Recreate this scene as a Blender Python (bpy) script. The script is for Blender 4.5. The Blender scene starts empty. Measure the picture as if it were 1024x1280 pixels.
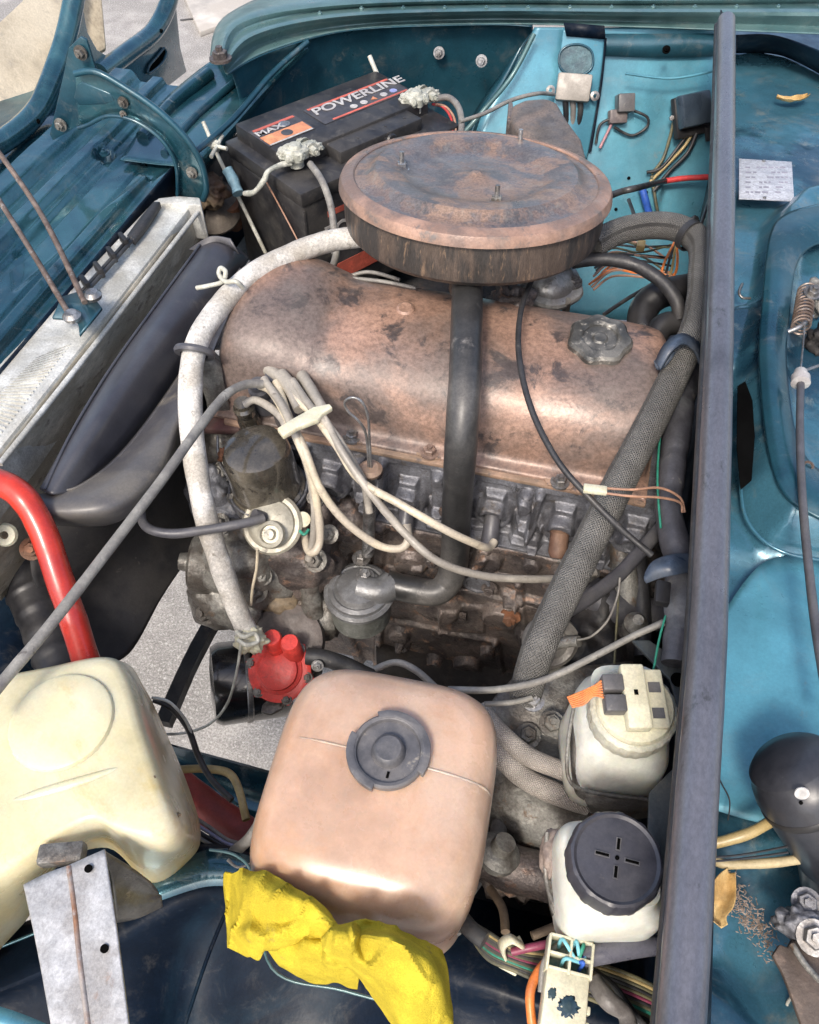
import bpy, bmesh, math, random
from mathutils import Vector, Matrix, noise
random.seed(7)
S = bpy.context.scene
COL = S.collection
# ------------------------------------------------------------------ camera
F, CX, CY, ZC = 1004.0, 512.0, 640.0, 1.42
PITCH, YAW = math.radians(52), math.radians(14.7)
cam = bpy.data.cameras.new('camera'); co = bpy.data.objects.new('camera', cam); COL.objects.link(co)
co.location = (0, 0, ZC); co.rotation_euler = (math.radians(90) - PITCH, 0, YAW)
cam.sensor_fit = 'VERTICAL'; cam.sensor_height = 36; cam.lens = 36 * F / 1280
cam.clip_start = .02; cam.clip_end = 200
S.camera = co
# ------------------------------------------------------------------ light
SUN_DIR = Vector((-.08, -.60, .76)).normalized()
w = bpy.data.worlds.new('World'); S.world = w; w.use_nodes = True
nt = w.node_tree; bg = nt.nodes['Background']
sk = nt.nodes.new('ShaderNodeTexSky'); sk.sky_type = 'NISHITA'; sk.sun_disc = False
sk.sun_elevation = math.asin(SUN_DIR.z); sk.sun_rotation = math.atan2(SUN_DIR.x, SUN_DIR.y)
sk.air_density = 1.0; sk.dust_density = 4.0; sk.ozone_density = 1.0
nt.links.new(sk.outputs[0], bg.inputs[0]); bg.inputs[1].default_value = .15
sl = bpy.data.lights.new('sun', 'SUN'); so = bpy.data.objects.new('sun', sl); COL.objects.link(so)
sl.energy = 1.5; sl.angle = math.radians(10); sl.color = (1, .93, .84)
so.rotation_euler = SUN_DIR.to_track_quat('Z', 'Y').to_euler()
S.view_settings.view_transform = 'Standard'; S.view_settings.look = 'None'
S.view_settings.exposure = .85; S.view_settings.gamma = 1
S.render.engine = 'CYCLES'; S.cycles.max_bounces = 6

# ------------------------------------------------------------------ photo geometry helpers (pixel + plane -> point of the place)
_h = (-math.sin(YAW), math.cos(YAW)); _r = (math.cos(YAW), math.sin(YAW))
FWD = Vector((_h[0] * math.cos(PITCH), _h[1] * math.cos(PITCH), -math.sin(PITCH)))
def ray(px, py):
    a = (px - CX) / F; b = (CY - py) / F
    fh = math.cos(PITCH) + b * math.sin(PITCH)
    return Vector((_h[0] * fh + _r[0] * a, _h[1] * fh + _r[1] * a, -math.sin(PITCH) + b * math.cos(PITCH)))
def P(px, py, z):
    d = ray(px, py); return Vector((0, 0, ZC)) + d * ((z - ZC) / d.z)
def PX(px, py, x):
    d = ray(px, py); return Vector((0, 0, ZC)) + d * (x / d.x)
def PY(px, py, y):
    d = ray(px, py); return Vector((0, 0, ZC)) + d * (y / d.y)
def pw(w, p):            # a width of w pixels at point p, in metres
    return w * (Vector(p) - Vector((0, 0, ZC))).dot(FWD) / F
def V(q):          # a Vector or a small (x, y, z) is a place in metres, anything else is (pixel x, pixel y, height)
    if isinstance(q, Vector): return q
    return Vector(q) if abs(q[0]) < 3 and abs(q[1]) < 3 else P(*q)

# ------------------------------------------------------------------ materials
MATS = {}
def lin(c):
    return tuple(((v / 255) / 12.92 if v / 255 <= .04045 else ((v / 255 + .055) / 1.055) ** 2.4) for v in c) + (1,)
def mat(name, c1, c2=None, c3=None, s=12.0, t=(.42, .6), s3=60, t3=(.55, .68), rough=.6, rv=.2, metal=0, bump=.2, bs=120, coat=0,
        sss=0, braid=0, stretch=None, dist=.3, crough=.1, alpha=1, grain=.12, gs=420, dust=0, spec=.5):
    if name in MATS: return MATS[name]
    s = s or 12.0
    m = bpy.data.materials.new(name); m.use_nodes = True; MATS[name] = m
    n = m.node_tree; b = n.nodes['Principled BSDF']; L = n.links.new
    def nd(t_): return n.nodes.new(t_)
    tc = nd('ShaderNodeTexCoord'); src = tc.outputs['Object']
    if stretch:
        mp = nd('ShaderNodeMapping'); mp.inputs['Scale'].default_value = stretch; L(src, mp.inputs[0]); src = mp.outputs[0]
    def noi(sc, det=8, ds=0.0, rgh=.6):
        k = nd('ShaderNodeTexNoise'); k.inputs['Scale'].default_value = sc; k.inputs['Detail'].default_value = det
        k.inputs['Roughness'].default_value = rgh; k.inputs['Distortion'].default_value = ds; L(src, k.inputs['Vector']); return k.outputs['Fac']
    def ramp(v, a, b_, lo=0, hi=1):
        k = nd('ShaderNodeMapRange'); k.interpolation_type = 'SMOOTHSTEP'
        for i, q in enumerate((a, b_, lo, hi)): k.inputs[i + 1].default_value = q
        L(v, k.inputs[0]); return k.outputs[0]
    def mix(f, a, b_):
        k = nd('ShaderNodeMix'); k.data_type = 'RGBA'; L(f, k.inputs[0])
        for sck, q in ((6, a), (7, b_)):
            if isinstance(q, tuple): k.inputs[sck].default_value = q
            else: L(q, k.inputs[sck])
        return k.outputs[2]
    c1 = c1 + (1,) if len(c1) == 3 else c1
    # gentle value variation
    g = ramp(noi(s * 2.3, 6), .3, .7, .75, 1.2)
    k = nd('ShaderNodeVectorMath'); k.operation = 'SCALE'; k.inputs[0].default_value = c1[:3]; L(g, k.inputs['Scale']); col = k.outputs[0]
    if c2: col = mix(ramp(noi(s, 10, dist), *t), col, tuple(c2[:3]) + (1,))
    if c3: col = mix(ramp(noi(s3, 10, dist, .7), *t3), col, tuple(c3[:3]) + (1,))
    if grain:
        gk = nd('ShaderNodeVectorMath'); gk.operation = 'SCALE'
        if isinstance(col, tuple): gk.inputs[0].default_value = col[:3]
        else: L(col, gk.inputs[0])
        L(ramp(noi(gs, 4, 0, .8), .3, .7, 1 - grain, 1 + grain), gk.inputs['Scale']); col = gk.outputs[0]
    if dust: col = mix(ramp(noi(s * 4, 12, .6, .75), .5, .72, 0, dust), col, (.30, .28, .24, 1))
    L(ramp(noi(s * 1.7, 8, .2), .3, .7, max(0, rough - rv), min(1, rough + rv)), b.inputs['Roughness'])
    hgt = noi(bs, 8)
    if braid:
        uv = tc.outputs['UV']; hs = []
        for sg in (1, -1):
            mp = nd('ShaderNodeMapping'); mp.inputs['Rotation'].default_value = (0, 0, sg * math.radians(45)); L(uv, mp.inputs[0])
            wv = nd('ShaderNodeTexWave'); wv.wave_type = 'BANDS'; wv.inputs['Scale'].default_value = braid; wv.inputs['Distortion'].default_value = 2.2
            wv.inputs['Detail'].default_value = 1; wv.inputs['Detail Scale'].default_value = 3
            L(mp.outputs[0], wv.inputs['Vector']); hs.append(wv.outputs['Fac'])
        mx = nd('ShaderNodeMath'); mx.operation = 'MULTIPLY'; L(hs[0], mx.inputs[0]); L(hs[1], mx.inputs[1]); hgt = mx.outputs[0]
        col = mix(ramp(hgt, .05, .5, .55, 0), col, (c1[0] * .2, c1[1] * .2, c1[2] * .2, 1))
    if isinstance(col, tuple): b.inputs['Base Color'].default_value = col
    else: L(col, b.inputs['Base Color'])
    if bump:
        bp = nd('ShaderNodeBump'); bp.inputs['Strength'].default_value = min(1, bump * 2); bp.inputs['Distance'].default_value = .0012 if not braid else .002
        L(hgt, bp.inputs['Height']); L(bp.outputs[0], b.inputs['Normal'])
    b.inputs['Metallic'].default_value = metal; b.inputs['Specular IOR Level'].default_value = spec
    b.inputs['Coat Weight'].default_value = coat; b.inputs['Coat Roughness'].default_value = crough
    if sss:
        b.inputs['Subsurface Weight'].default_value = sss; b.inputs['Subsurface Radius'].default_value = (1, .6, .3); b.inputs['Subsurface Scale'].default_value = .015
    if alpha < 1:
        b.inputs['Transmission Weight'].default_value = 1 - alpha
    return m
paint = mat('dark_teal_paint', (.016, .072, .10), (.045, .14, .165), (.15, .19, .19), s=6, t=(.44, .62), s3=30, t3=(.58, .72), rough=.2, rv=.12, metal=.5, bump=.1, bs=60, coat=.8, dust=.25, dist=.8)
paint_l = mat('lit_body_paint', (.085, .27, .35), (.055, .19, .265), (.15, .21, .22), s=6, t=(.42, .66), s3=40, t3=(.6, .76), rough=.34, rv=.14, metal=.2, bump=.07, bs=50, coat=.4, grain=.08, dust=.15)  # same body paint, lightened to stand for light on these panels
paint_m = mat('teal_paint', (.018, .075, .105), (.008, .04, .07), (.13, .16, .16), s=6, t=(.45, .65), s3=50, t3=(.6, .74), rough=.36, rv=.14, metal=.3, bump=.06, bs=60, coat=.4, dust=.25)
paint_g = mat('green_teal_paint', (.065, .135, .14), (.10, .18, .18), (.2, .22, .21), s=9, s3=50, t3=(.6, .7), rough=.38, rv=.12, metal=.2, bump=.06, coat=.35, dust=.3)
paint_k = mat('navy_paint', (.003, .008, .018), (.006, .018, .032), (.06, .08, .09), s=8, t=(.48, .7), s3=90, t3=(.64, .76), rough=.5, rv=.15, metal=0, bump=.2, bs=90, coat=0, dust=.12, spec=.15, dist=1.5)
paint_v = mat('stained_blue_paint', (.05, .155, .215), (.015, .055, .09), (.17, .22, .22), s=5, t=(.5, .6), s3=30, t3=(.55, .72), rough=.3, rv=.14, metal=.3, bump=.07, coat=.6, dust=.3, grain=.12)
rust = mat('rusty_copper_enamel', (.33, .205, .15), (.15, .115, .10), (.075, .06, .056), s=4.2, t=(.44, .58), s3=24, t3=(.53, .63), rough=.44, rv=.16, metal=.15, bump=.22, bs=160, coat=.12, crough=.35, grain=.3, gs=200, dist=.4, dust=.15)
rustlid = mat('worn_rusty_lid', (.12, .11, .11), (.23, .155, .115), (.16, .12, .105), s=12, t=(.48, .54), s3=60, t3=(.5, .58), rough=.4, rv=.15, metal=.15, bump=.3, bs=90, coat=.2, crough=.3, dist=.4, dust=.45, grain=.35)
rustside = mat('streaked_rusty_side', (.10, .075, .06), (.045, .04, .037), (.22, .15, .10), s=14, t=(.42, .55), s3=60, rough=.5, rv=.15, metal=.15, bump=.25, stretch=(3, 3, .5), grain=.3)
grime = mat('greasy_brown_iron', (.17, .14, .125), (.07, .06, .058), (.25, .16, .115), s=16, t=(.42, .58), s3=50, t3=(.54, .64), rough=.42, rv=.2, metal=.25, bump=.6, bs=260, dust=.3, grain=.4)
grime_s = mat('greasy_aluminium', (.22, .215, .195), (.085, .075, .065), (.14, .095, .065), s=22, t=(.42, .6), s3=60, t3=(.56, .66), rough=.45, rv=.18, metal=.3, bump=.6, bs=200, dust=.25, grain=.28)
alu = mat('dull_aluminium', (.19, .195, .215), (.10, .10, .11), (.075, .065, .06), s=20, t=(.42, .62), s3=80, t3=(.56, .68), rough=.46, rv=.12, metal=.35, bump=.4, bs=200, dust=.2, grain=.3)
steel = mat('grey_steel', (.36, .36, .36), (.2, .19, .18), (.16, .10, .06), s=30, s3=60, t3=(.6, .72), rough=.4, rv=.15, metal=.75, bump=.15, grain=.28)
zinc = mat('pale_galvanised_sheet', (.42, .42, .42), (.30, .29, .28), (.24, .14, .09), s=25, s3=24, t3=(.57, .7), rough=.45, rv=.12, metal=.3, bump=.2, grain=.2)
radsil = mat('dusty_radiator_silver', (.60, .60, .56), (.46, .45, .40), (.27, .25, .20), s=18, s3=30, t3=(.58, .72), rough=.45, rv=.15, metal=.3, bump=.3, bs=200, grain=.2)
blk = mat('black_plastic', (.014, .014, .016), (.028, .027, .027), None, s=15, rough=.45, rv=.1, bump=.1)
blkd = mat('dusty_black_plastic', (.06, .06, .068), (.13, .12, .105), (.20, .18, .145), s=9, t=(.4, .7), s3=16, t3=(.55, .75), rough=.42, rv=.1, bump=.1, coat=.1, crough=.3)
shr = mat('shroud_plastic', (.036, .036, .044), (.055, .055, .062), (.12, .11, .10), s=9, s3=14, t3=(.58, .75), rough=.34, rv=.07, bump=.05, coat=.3, crough=.25, grain=.1)
rub = mat('black_rubber', (.028, .028, .03), (.065, .06, .055), (.10, .09, .08), s=25, t=(.5, .8), s3=80, t3=(.6, .75), rough=.5, rv=.12, bump=.25, grain=.28)
rubg = mat('grey_rubber', (.075, .075, .085), (.12, .115, .11), (.17, .16, .15), s=20, t=(.4, .8), s3=70, t3=(.6, .75), rough=.42, rv=.1, bump=.15)
barm = mat('seal_rubber', (.15, .15, .168), (.19, .187, .205), (.09, .09, .092), s=10, t=(.4, .6), s3=40, t3=(.58, .68), rough=.32, rv=.07, metal=.55, bump=.15, coat=.2, crough=.2, stretch=(1, .5, 1), grain=.15)
void = mat('oily_metal_gap_shade', (.014, .013, .013), (.03, .026, .024), (.05, .035, .028), s=18, s3=50, rough=.6, rv=.2, bump=.6)  # oily metal; also stands for shade on sheets in the gaps
braid = mat('braided_hose', (.24, .235, .22), (.17, .165, .155), (.10, .095, .09), s=20, s3=30, t3=(.6, .75), rough=.7, rv=.1, bump=.5, braid=2.2)
braidp = mat('pale_braided_hose', (.66, .60, .54), (.54, .48, .43), (.36, .31, .27), s=20, s3=30, t3=(.6, .75), rough=.7, rv=.1, bump=.4, braid=1.6)
whose = mat('chalky_white_hose', (.56, .54, .50), (.40, .37, .32), (.22, .20, .17), s=22, t=(.45, .6), s3=70, t3=(.6, .68), rough=.55, rv=.1, bump=.4, grain=.28)
ghose = mat('grey_dusty_hose', (.25, .24, .215), (.16, .15, .14), (.09, .08, .07), s=25, s3=60, t3=(.6, .7), rough=.5, rv=.1, bump=.3)
lead = mat('cream_ignition_lead', (.56, .49, .36), (.44, .39, .31), (.26, .22, .17), s=20, s3=60, t3=(.56, .7), rough=.45, rv=.1, bump=.15)
lead_g = mat('greyed_ignition_lead', (.36, .33, .28), (.24, .22, .19), (.15, .13, .11), s=20, s3=60, t3=(.6, .7), rough=.45, rv=.1, bump=.15)
redh = mat('red_hose', (.50, .035, .018), (.36, .025, .018), (.30, .08, .06), s=14, s3=50, t3=(.58,.72), rough=.3, rv=.08, bump=.08, coat=.4)
redp = mat('red_pump', (.78, .075, .06), (.60, .06, .05), (.22, .07, .06), s=30, s3=50, t3=(.6, .7), rough=.4, rv=.1, bump=.3)
reds = mat('faded_red_paint', (.36, .06, .05), (.24, .05, .045), (.22, .14, .12), s=20, s3=60, t3=(.6, .7), rough=.5, rv=.1, bump=.3)
otank = mat('orange_stained_plastic', (.54, .355, .25), (.58, .43, .33), (.48, .27, .15), s=6, t=(.4, .66), s3=11, t3=(.5, .75), rough=.28, rv=.08, bump=.1, bs=40, sss=.55, coat=.25, crough=.2, grain=.05, dust=.25)
ctank = mat('yellowed_cream_plastic', (.60, .53, .31), (.63, .59, .43), (.52, .38, .13), s=6, t=(.4, .64), s3=9, t3=(.48, .7), rough=.28, rv=.06, bump=.1, bs=40, sss=.45, coat=.25, crough=.15, grain=.05, dust=.25)
wtank = mat('milky_plastic', (.74, .74, .66), (.66, .66, .56), (.50, .47, .38), s=14, s3=30, t3=(.62, .8), rough=.35, rv=.06, bump=.05, sss=.4, grain=.05)
wcap = mat('cream_plastic', (.66, .63, .47), (.56, .52, .38), (.36, .32, .22), s=15, s3=60, t3=(.62, .74), rough=.42, rv=.08, bump=.1, sss=.2)
capg = mat('grey_plastic_cap', (.085, .085, .09), (.115, .11, .11), (.19, .18, .16), s=20, s3=60, t3=(.58, .72), rough=.42, rv=.08, bump=.15)
batt = mat('battery_case', (.022, .022, .024), (.04, .038, .037), (.11, .10, .09), s=20, s3=30, t3=(.6, .8), rough=.45, rv=.1, bump=.1, dust=.15)
lbl_k = mat('label_black', (.045, .042, .045), (.07, .065, .065), None, s=40, rough=.35, rv=.08, bump=.02)
lbl_r = mat('label_red', (.55, .12, .08), (.42, .10, .07), None, s=40, rough=.35, rv=.08, bump=.02)
lbl_o = mat('label_orange', (.62, .26, .12), (.5, .2, .10), None, s=40, rough=.35, rv=.08, bump=.02)
lbl_w = mat('label_white', (.46, .45, .43), (.36, .34, .33), None, s=60, rough=.35, rv=.08, bump=0)
lbl_b = mat('label_blue', (.25, .28, .5), None, None, rough=.35, rv=.08, bump=0)
corr = mat('corroded_lead', (.46, .46, .40), (.33, .34, .29), (.22, .21, .17), s=60, s3=120, rough=.65, rv=.15, metal=.15, bump=1, bs=260)
cloth = mat('yellow_cloth', (.56, .44, .04), (.48, .37, .035), (.28, .22, .07), s=14, s3=30, t3=(.6, .74), rough=.95, rv=.03, bump=.6, bs=600, grain=.14, gs=900, spec=.1)
tanp = mat('tan_fibreboard', (.36, .30, .21), (.44, .37, .26), (.28, .235, .17), s=60, s3=90, rough=.75, rv=.1, bump=.3, stretch=(1, 1, .2))
conc = mat('pale_concrete', (.34, .32, .295), (.26, .245, .225), (.46, .44, .41), s=5, t=(.4, .65), s3=160, t3=(.52, .62), rough=.85, rv=.08, bump=1, bs=240, grain=.45, gs=260)
wirek = mat('black_wire', (.02, .02, .022), (.05, .05, .05), None, s=40, rough=.45, rv=.1, bump=.05)
wirer = mat('red_wire', (.55, .05, .05), (.4, .05, .05), None, s=40, rough=.45, rv=.1, bump=.05)
wireb = mat('blue_wire', (.03, .10, .42), None, None, s=40, rough=.45, rv=.1, bump=.05)
wirec = mat('pale_blue_wire', (.18, .48, .55), None, None, s=40, rough=.45, rv=.1, bump=.05)
wireg = mat('green_wire', (.03, .22, .15), None, None, s=40, rough=.45, rv=.1, bump=.05)
wireo = mat('orange_wire', (.70, .20, .045), (.5, .16, .05), None, s=40, rough=.45, rv=.1, bump=.05)
wirew = mat('off_white_wire', (.55, .55, .48), (.38, .37, .31), None, s=40, rough=.5, rv=.1, bump=.05)
wirep = mat('copper_pink_wire', (.42, .24, .16), (.34, .2, .14), None, s=40, rough=.5, rv=.1, bump=.05)
wirev = mat('maroon_wire', (.22, .04, .08), None, None, s=40, rough=.5, rv=.1, bump=.05)
olive = mat('olive_wire', (.13, .12, .065), (.07, .07, .05), None, s=40, rough=.5, rv=.1, bump=.05)
tube_y = mat('yellowed_tube', (.44, .34, .16), (.34, .25, .10), None, s=20, rough=.4, rv=.1, bump=.1)
leafm = mat('dry_leaf', (.42, .26, .09), (.55, .40, .18), (.22, .12, .04), s=30, s3=60, rough=.65, rv=.1, bump=.5)
smoke = mat('smoky_distributor_plastic', (.045, .04, .032), (.12, .105, .08), (.025, .023, .02), s=16, t=(.42, .66), s3=50, t3=(.55, .66), rough=.16, rv=.08, bump=.1, coat=1, grain=.2)
rodm = mat('rusty_rod_steel', (.22, .17, .14), (.13, .09, .07), (.30, .28, .26), s=40, s3=80, rough=.5, rv=.15, metal=.4, bump=.3)
holem = mat('shadowed_hole', (.004, .004, .004), None, None, rough=1, rv=0, bump=0, spec=0)  # black stands for the shade inside holes and openings
plate = mat('pale_metal_plate', (.52, .54, .58), (.40, .42, .47), (.12, .12, .15), s=80, t=(.5, .6), s3=300, t3=(.58, .62), rough=.4, rv=.1, metal=.2, bump=.3, bs=400, stretch=(1, 2.2, 1))
redl = mat('red_lens', (.45, .02, .02), (.25, .015, .015), None, s=20, rough=.2, rv=.05, bump=.1, coat=.8)
orust = mat('orange_rust', (.26, .115, .06), (.15, .08, .05), (.10, .07, .055), s=20, s3=50, rough=.7, rv=.1, bump=.5)

# ------------------------------------------------------------------ mesh helpers
W = {}
def root(name, label, cat, loc, group=None):
    o = bpy.data.objects.new(name, None); COL.objects.link(o); o.location = loc; o.empty_display_size = .02
    W[o.name] = Vector(loc); o['label'] = label; o['category'] = cat
    if group: o['group'] = group
    return o
def sub(name, parent, loc):          # an Empty that is a part with sub-parts
    o = bpy.data.objects.new(name, None); COL.objects.link(o); o.empty_display_size = .02; o.parent = parent
    o.location = Vector(loc) - W[parent.name]; W[o.name] = Vector(loc); return o
def obj(name, verts, faces, m, parent=None, smooth=True, uvs=None, sharp=35):
    verts = [Vector(v) for v in verts]
    if parent is not None: org = W[parent.name]
    else:
        xs = [v.x for v in verts]; ys = [v.y for v in verts]; zs = [v.z for v in verts]
        org = Vector(((min(xs) + max(xs)) / 2, (min(ys) + max(ys)) / 2, min(zs)))
    me = bpy.data.meshes.new(name); me.from_pydata([v - org for v in verts], [], faces)
    if uvs:
        ul = me.uv_layers.new(name='UVMap')
        for lp in me.loops: ul.data[lp.index].uv = uvs[lp.vertex_index]
    me.materials.append(m); me.validate()
    bm = bmesh.new(); bm.from_mesh(me); bmesh.ops.recalc_face_normals(bm, faces=bm.faces); bm.to_mesh(me); bm.free()
    if smooth:
        me.polygons.foreach_set('use_smooth', [True] * len(me.polygons))
        me.set_sharp_from_angle(angle=math.radians(sharp))
    o = bpy.data.objects.new(name, me); COL.objects.link(o); W[o.name] = org
    if parent is not None: o.parent = parent
    else: o.location = org
    return o
def tag(o, label, cat=None, group=None, kind=None):
    o['label'] = label
    if cat: o['category'] = cat
    if group: o['group'] = group
    if kind: o['kind'] = kind
    return o
def struct(o): o['kind'] = 'structure'; return o
def smoothpath(pts, n=10, closed=False):
    pts = [Vector(p) for p in pts]
    if len(pts) < 3 and not closed: return pts
    out = []; N = len(pts); R = range(N) if closed else range(N - 1)
    for i in R:
        if closed: p0, p1, p2, p3 = pts[(i - 1) % N], pts[i], pts[(i + 1) % N], pts[(i + 2) % N]
        else: p0, p1, p2, p3 = pts[max(i - 1, 0)], pts[i], pts[i + 1], pts[min(i + 2, N - 1)]
        for k in range(n):
            t = k / n
            out.append(.5 * ((2 * p1) + (p2 - p0) * t + (2 * p0 - 5 * p1 + 4 * p2 - p3) * t * t + (3 * p1 - p0 - 3 * p2 + p3) * t ** 3))
    if not closed: out.append(pts[-1])
    return out
def tube_mesh(pts, r, sides=12, n=8, rf=None, wob=0):
    path = smoothpath([V(p) for p in pts], n)
    vs, fs, uv = [], [], []
    tan = [(path[min(i + 1, len(path) - 1)] - path[max(i - 1, 0)]).normalized() for i in range(len(path))]
    nrm = tan[0].orthogonal().normalized(); L = 0
    for i, p in enumerate(path):
        if i: L += (p - path[i - 1]).length
        nrm = (nrm - tan[i] * nrm.dot(tan[i])).normalized(); b = tan[i].cross(nrm)
        rr = r * (rf(L, i / (len(path) - 1)) if rf else 1)
        if wob: rr *= 1 + wob * noise.noise(p * 60)
        for k in range(sides):
            a = 2 * math.pi * k / sides
            vs.append(p + (nrm * math.cos(a) + b * math.sin(a)) * rr); uv.append((k / sides * 6.283 , L / r))
        if i:
            for k in range(sides):
                k2 = (k + 1) % sides
                fs.append(((i - 1) * sides + k, (i - 1) * sides + k2, i * sides + k2, i * sides + k))
    fs.append(tuple(range(sides))[::-1]); fs.append(tuple((len(path) - 1) * sides + k for k in range(sides)))
    return vs, fs, uv
def tube(name, pts, wpx, m, parent=None, sides=12, n=8, rf=None, wob=.05, r=None):
    pts = [V(p) for p in pts]
    r = r or pw(wpx, pts[len(pts) // 2]) / 2
    vs, fs, uv = tube_mesh(pts, r, sides, n, rf, wob)
    return obj(name, vs, fs, m, parent, uvs=uv, sharp=50)
def lathe(name, prof, c, m, parent=None, axis=(0, 0, 1), n=40, rfn=None, cap=True):
    """prof: list of (radius, height along axis)."""
    c = Vector(c); q = Vector((0, 0, 1)).rotation_difference(Vector(axis).normalized())
    vs, fs = [], []
    for i, (r, h) in enumerate(prof):
        for k in range(n):
            a = 2 * math.pi * k / n; rr = r * (rfn(a, i) if rfn else 1)
            vs.append(c + q @ Vector((rr * math.cos(a), rr * math.sin(a), h)))
        if i:
            for k in range(n):
                k2 = (k + 1) % n; fs.append(((i - 1) * n + k, (i - 1) * n + k2, i * n + k2, i * n + k))
    if cap:
        fs.append(tuple(range(n))[::-1]); fs.append(tuple((len(prof) - 1) * n + k for k in range(n)))
    return obj(name, vs, fs, m, parent, sharp=32)
def surf(name, rows, m, parent=None, nu=8, nv=6, th=.0015, disp=None, smooth=True):
    """rows of control points (equal length) -> smooth sheet with thickness"""
    R = [smoothpath([V(p) for p in r], nu) for r in rows]
    cols = [smoothpath([R[j][i] for j in range(len(R))], nv) for i in range(len(R[0]))]
    nU, nV = len(cols), len(cols[0]); vs = []
    for i in range(nU):
        for j in range(nV):
            p = cols[i][j]
            if disp: p = p + disp(i / (nU - 1), j / (nV - 1), p)
            vs.append(p)
    fs = [(i * nV + j, (i + 1) * nV + j, (i + 1) * nV + j + 1, i * nV + j + 1) for i in range(nU - 1) for j in range(nV - 1)]
    o = obj(name, vs, fs, m, parent)
    if th:
        md = o.modifiers.new('solid', 'SOLIDIFY'); md.thickness = th; md.offset = 0
    return o
def prism(name, outline, h, m, parent=None, bev=.001, seg=2, down=Vector((0, 0, -1)), sm=True):
    """closed outline of points, extruded by h along down, bevelled"""
    pts = [V(p) for p in outline]; d = Vector(down).normalized() * h
    bm = bmesh.new(); a = [bm.verts.new(p) for p in pts]; b = [bm.verts.new(p + d) for p in pts]; n = len(pts)
    bm.faces.new(a); bm.faces.new(b[::-1])
    for i in range(n): bm.faces.new((a[i], b[i], b[(i + 1) % n], a[(i + 1) % n]))
    bmesh.ops.recalc_face_normals(bm, faces=bm.faces)
    if bev: bmesh.ops.bevel(bm, geom=list(bm.edges), offset=bev, segments=seg, profile=.5, affect='EDGES', clamp_overlap=True)
    bm.verts.index_update()
    vs = [v.co.copy() for v in bm.verts]; fs = [tuple(v.index for v in f.verts) for f in bm.faces]; bm.free()
    return obj(name, vs, fs, m, parent, sharp=40)
def frame(ax, up=(0, 0, 1)):
    """matrix whose X is ax and whose Z is close to up"""
    x = Vector(ax).normalized(); z = Vector(up); z = (z - x * z.dot(x)).normalized(); y = z.cross(x)
    return Matrix((x, y, z)).transposed()
def box(name, c, size, m, parent=None, rot=None, bev=.002, seg=2, taper=1):
    c = Vector(c); sx, sy, sz = [s / 2 for s in size]; rot = rot or Matrix.Identity(3)
    bm = bmesh.new(); bmesh.ops.create_cube(bm, size=2)
    for v in bm.verts:
        t = taper if v.co.z > 0 else 1; v.co = Vector((v.co.x * sx * t, v.co.y * sy * t, v.co.z * sz))
    if bev: bmesh.ops.bevel(bm, geom=list(bm.edges), offset=bev, segments=seg, profile=.5, affect='EDGES')
    bm.verts.index_update()
    vs = [c + rot @ v.co for v in bm.verts]; fs = [tuple(v.index for v in f.verts) for f in bm.faces]; bm.free()
    return obj(name, vs, fs, m, parent, sharp=40)
def rings(name, outline_fn, levels, m, parent=None, N=64, disp=None):
    """outline_fn(a)->(x,y) offset unit; levels: (z, scale, cx, cy)"""
    vs, fs = [], []
    for i, (z, s, cx, cy) in enumerate(levels):
        for k in range(N):
            x, y = outline_fn(2 * math.pi * k / N)
            p = Vector((cx + x * s, cy + y * s, z))
            if disp: p += disp(p, i)
            vs.append(p)
        if i:
            for k in range(N):
                k2 = (k + 1) % N; fs.append(((i - 1) * N + k, (i - 1) * N + k2, i * N + k2, i * N + k))
    fs.append(tuple(range(N))[::-1]); fs.append(tuple((len(levels) - 1) * N + k for k in range(N)))
    return obj(name, vs, fs, m, parent, sharp=60)
def sell(a, b, n, rot=0):
    def f(t):
        c, s = math.cos(t), math.sin(t)
        x = a * abs(c) ** (2 / n) * (1 if c > 0 else -1); y = b * abs(s) ** (2 / n) * (1 if s > 0 else -1)
        return x * math.cos(rot) - y * math.sin(rot), x * math.sin(rot) + y * math.cos(rot)
    return f
def bolt(c, axis, r, m, parent, name='bolt', h=None, washer=True):
    h = h or r * 1.1; c = Vector(c); q = Vector((0, 0, 1)).rotation_difference(Vector(axis).normalized()); a0 = random.random()
    vs, fs = [], []
    def ring(rr, hh, n, off=0):
        s = len(vs)
        for k in range(n):
            a = 2 * math.pi * k / n + a0; vs.append(c + q @ Vector((rr * math.cos(a), rr * math.sin(a), hh)))
        return s
    def join(a, b, n):
        for k in range(n): fs.append((a + k, a + (k + 1) % n, b + (k + 1) % n, b + k))
    if washer:
        a = ring(r * 1.5, -.001, 16); b = ring(r * 1.5, r * .22, 16); join(a, b, 16); fs.append(tuple(range(b, b + 16)))
    a = ring(r, 0, 6); b = ring(r, h * .88, 6); d = ring(r * .86, h, 6); join(a, b, 6); join(b, d, 6)
    e = ring(r * .45, h, 6); join(d, e, 6); f = ring(r * .45, h * 1.45, 6); join(e, f, 6); fs.append(tuple(range(f, f + 6)))
    return obj(name, vs, fs, m, parent, sharp=25)
def sst(x): x = max(0, min(1, x)); return x * x * (3 - 2 * x)
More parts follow.
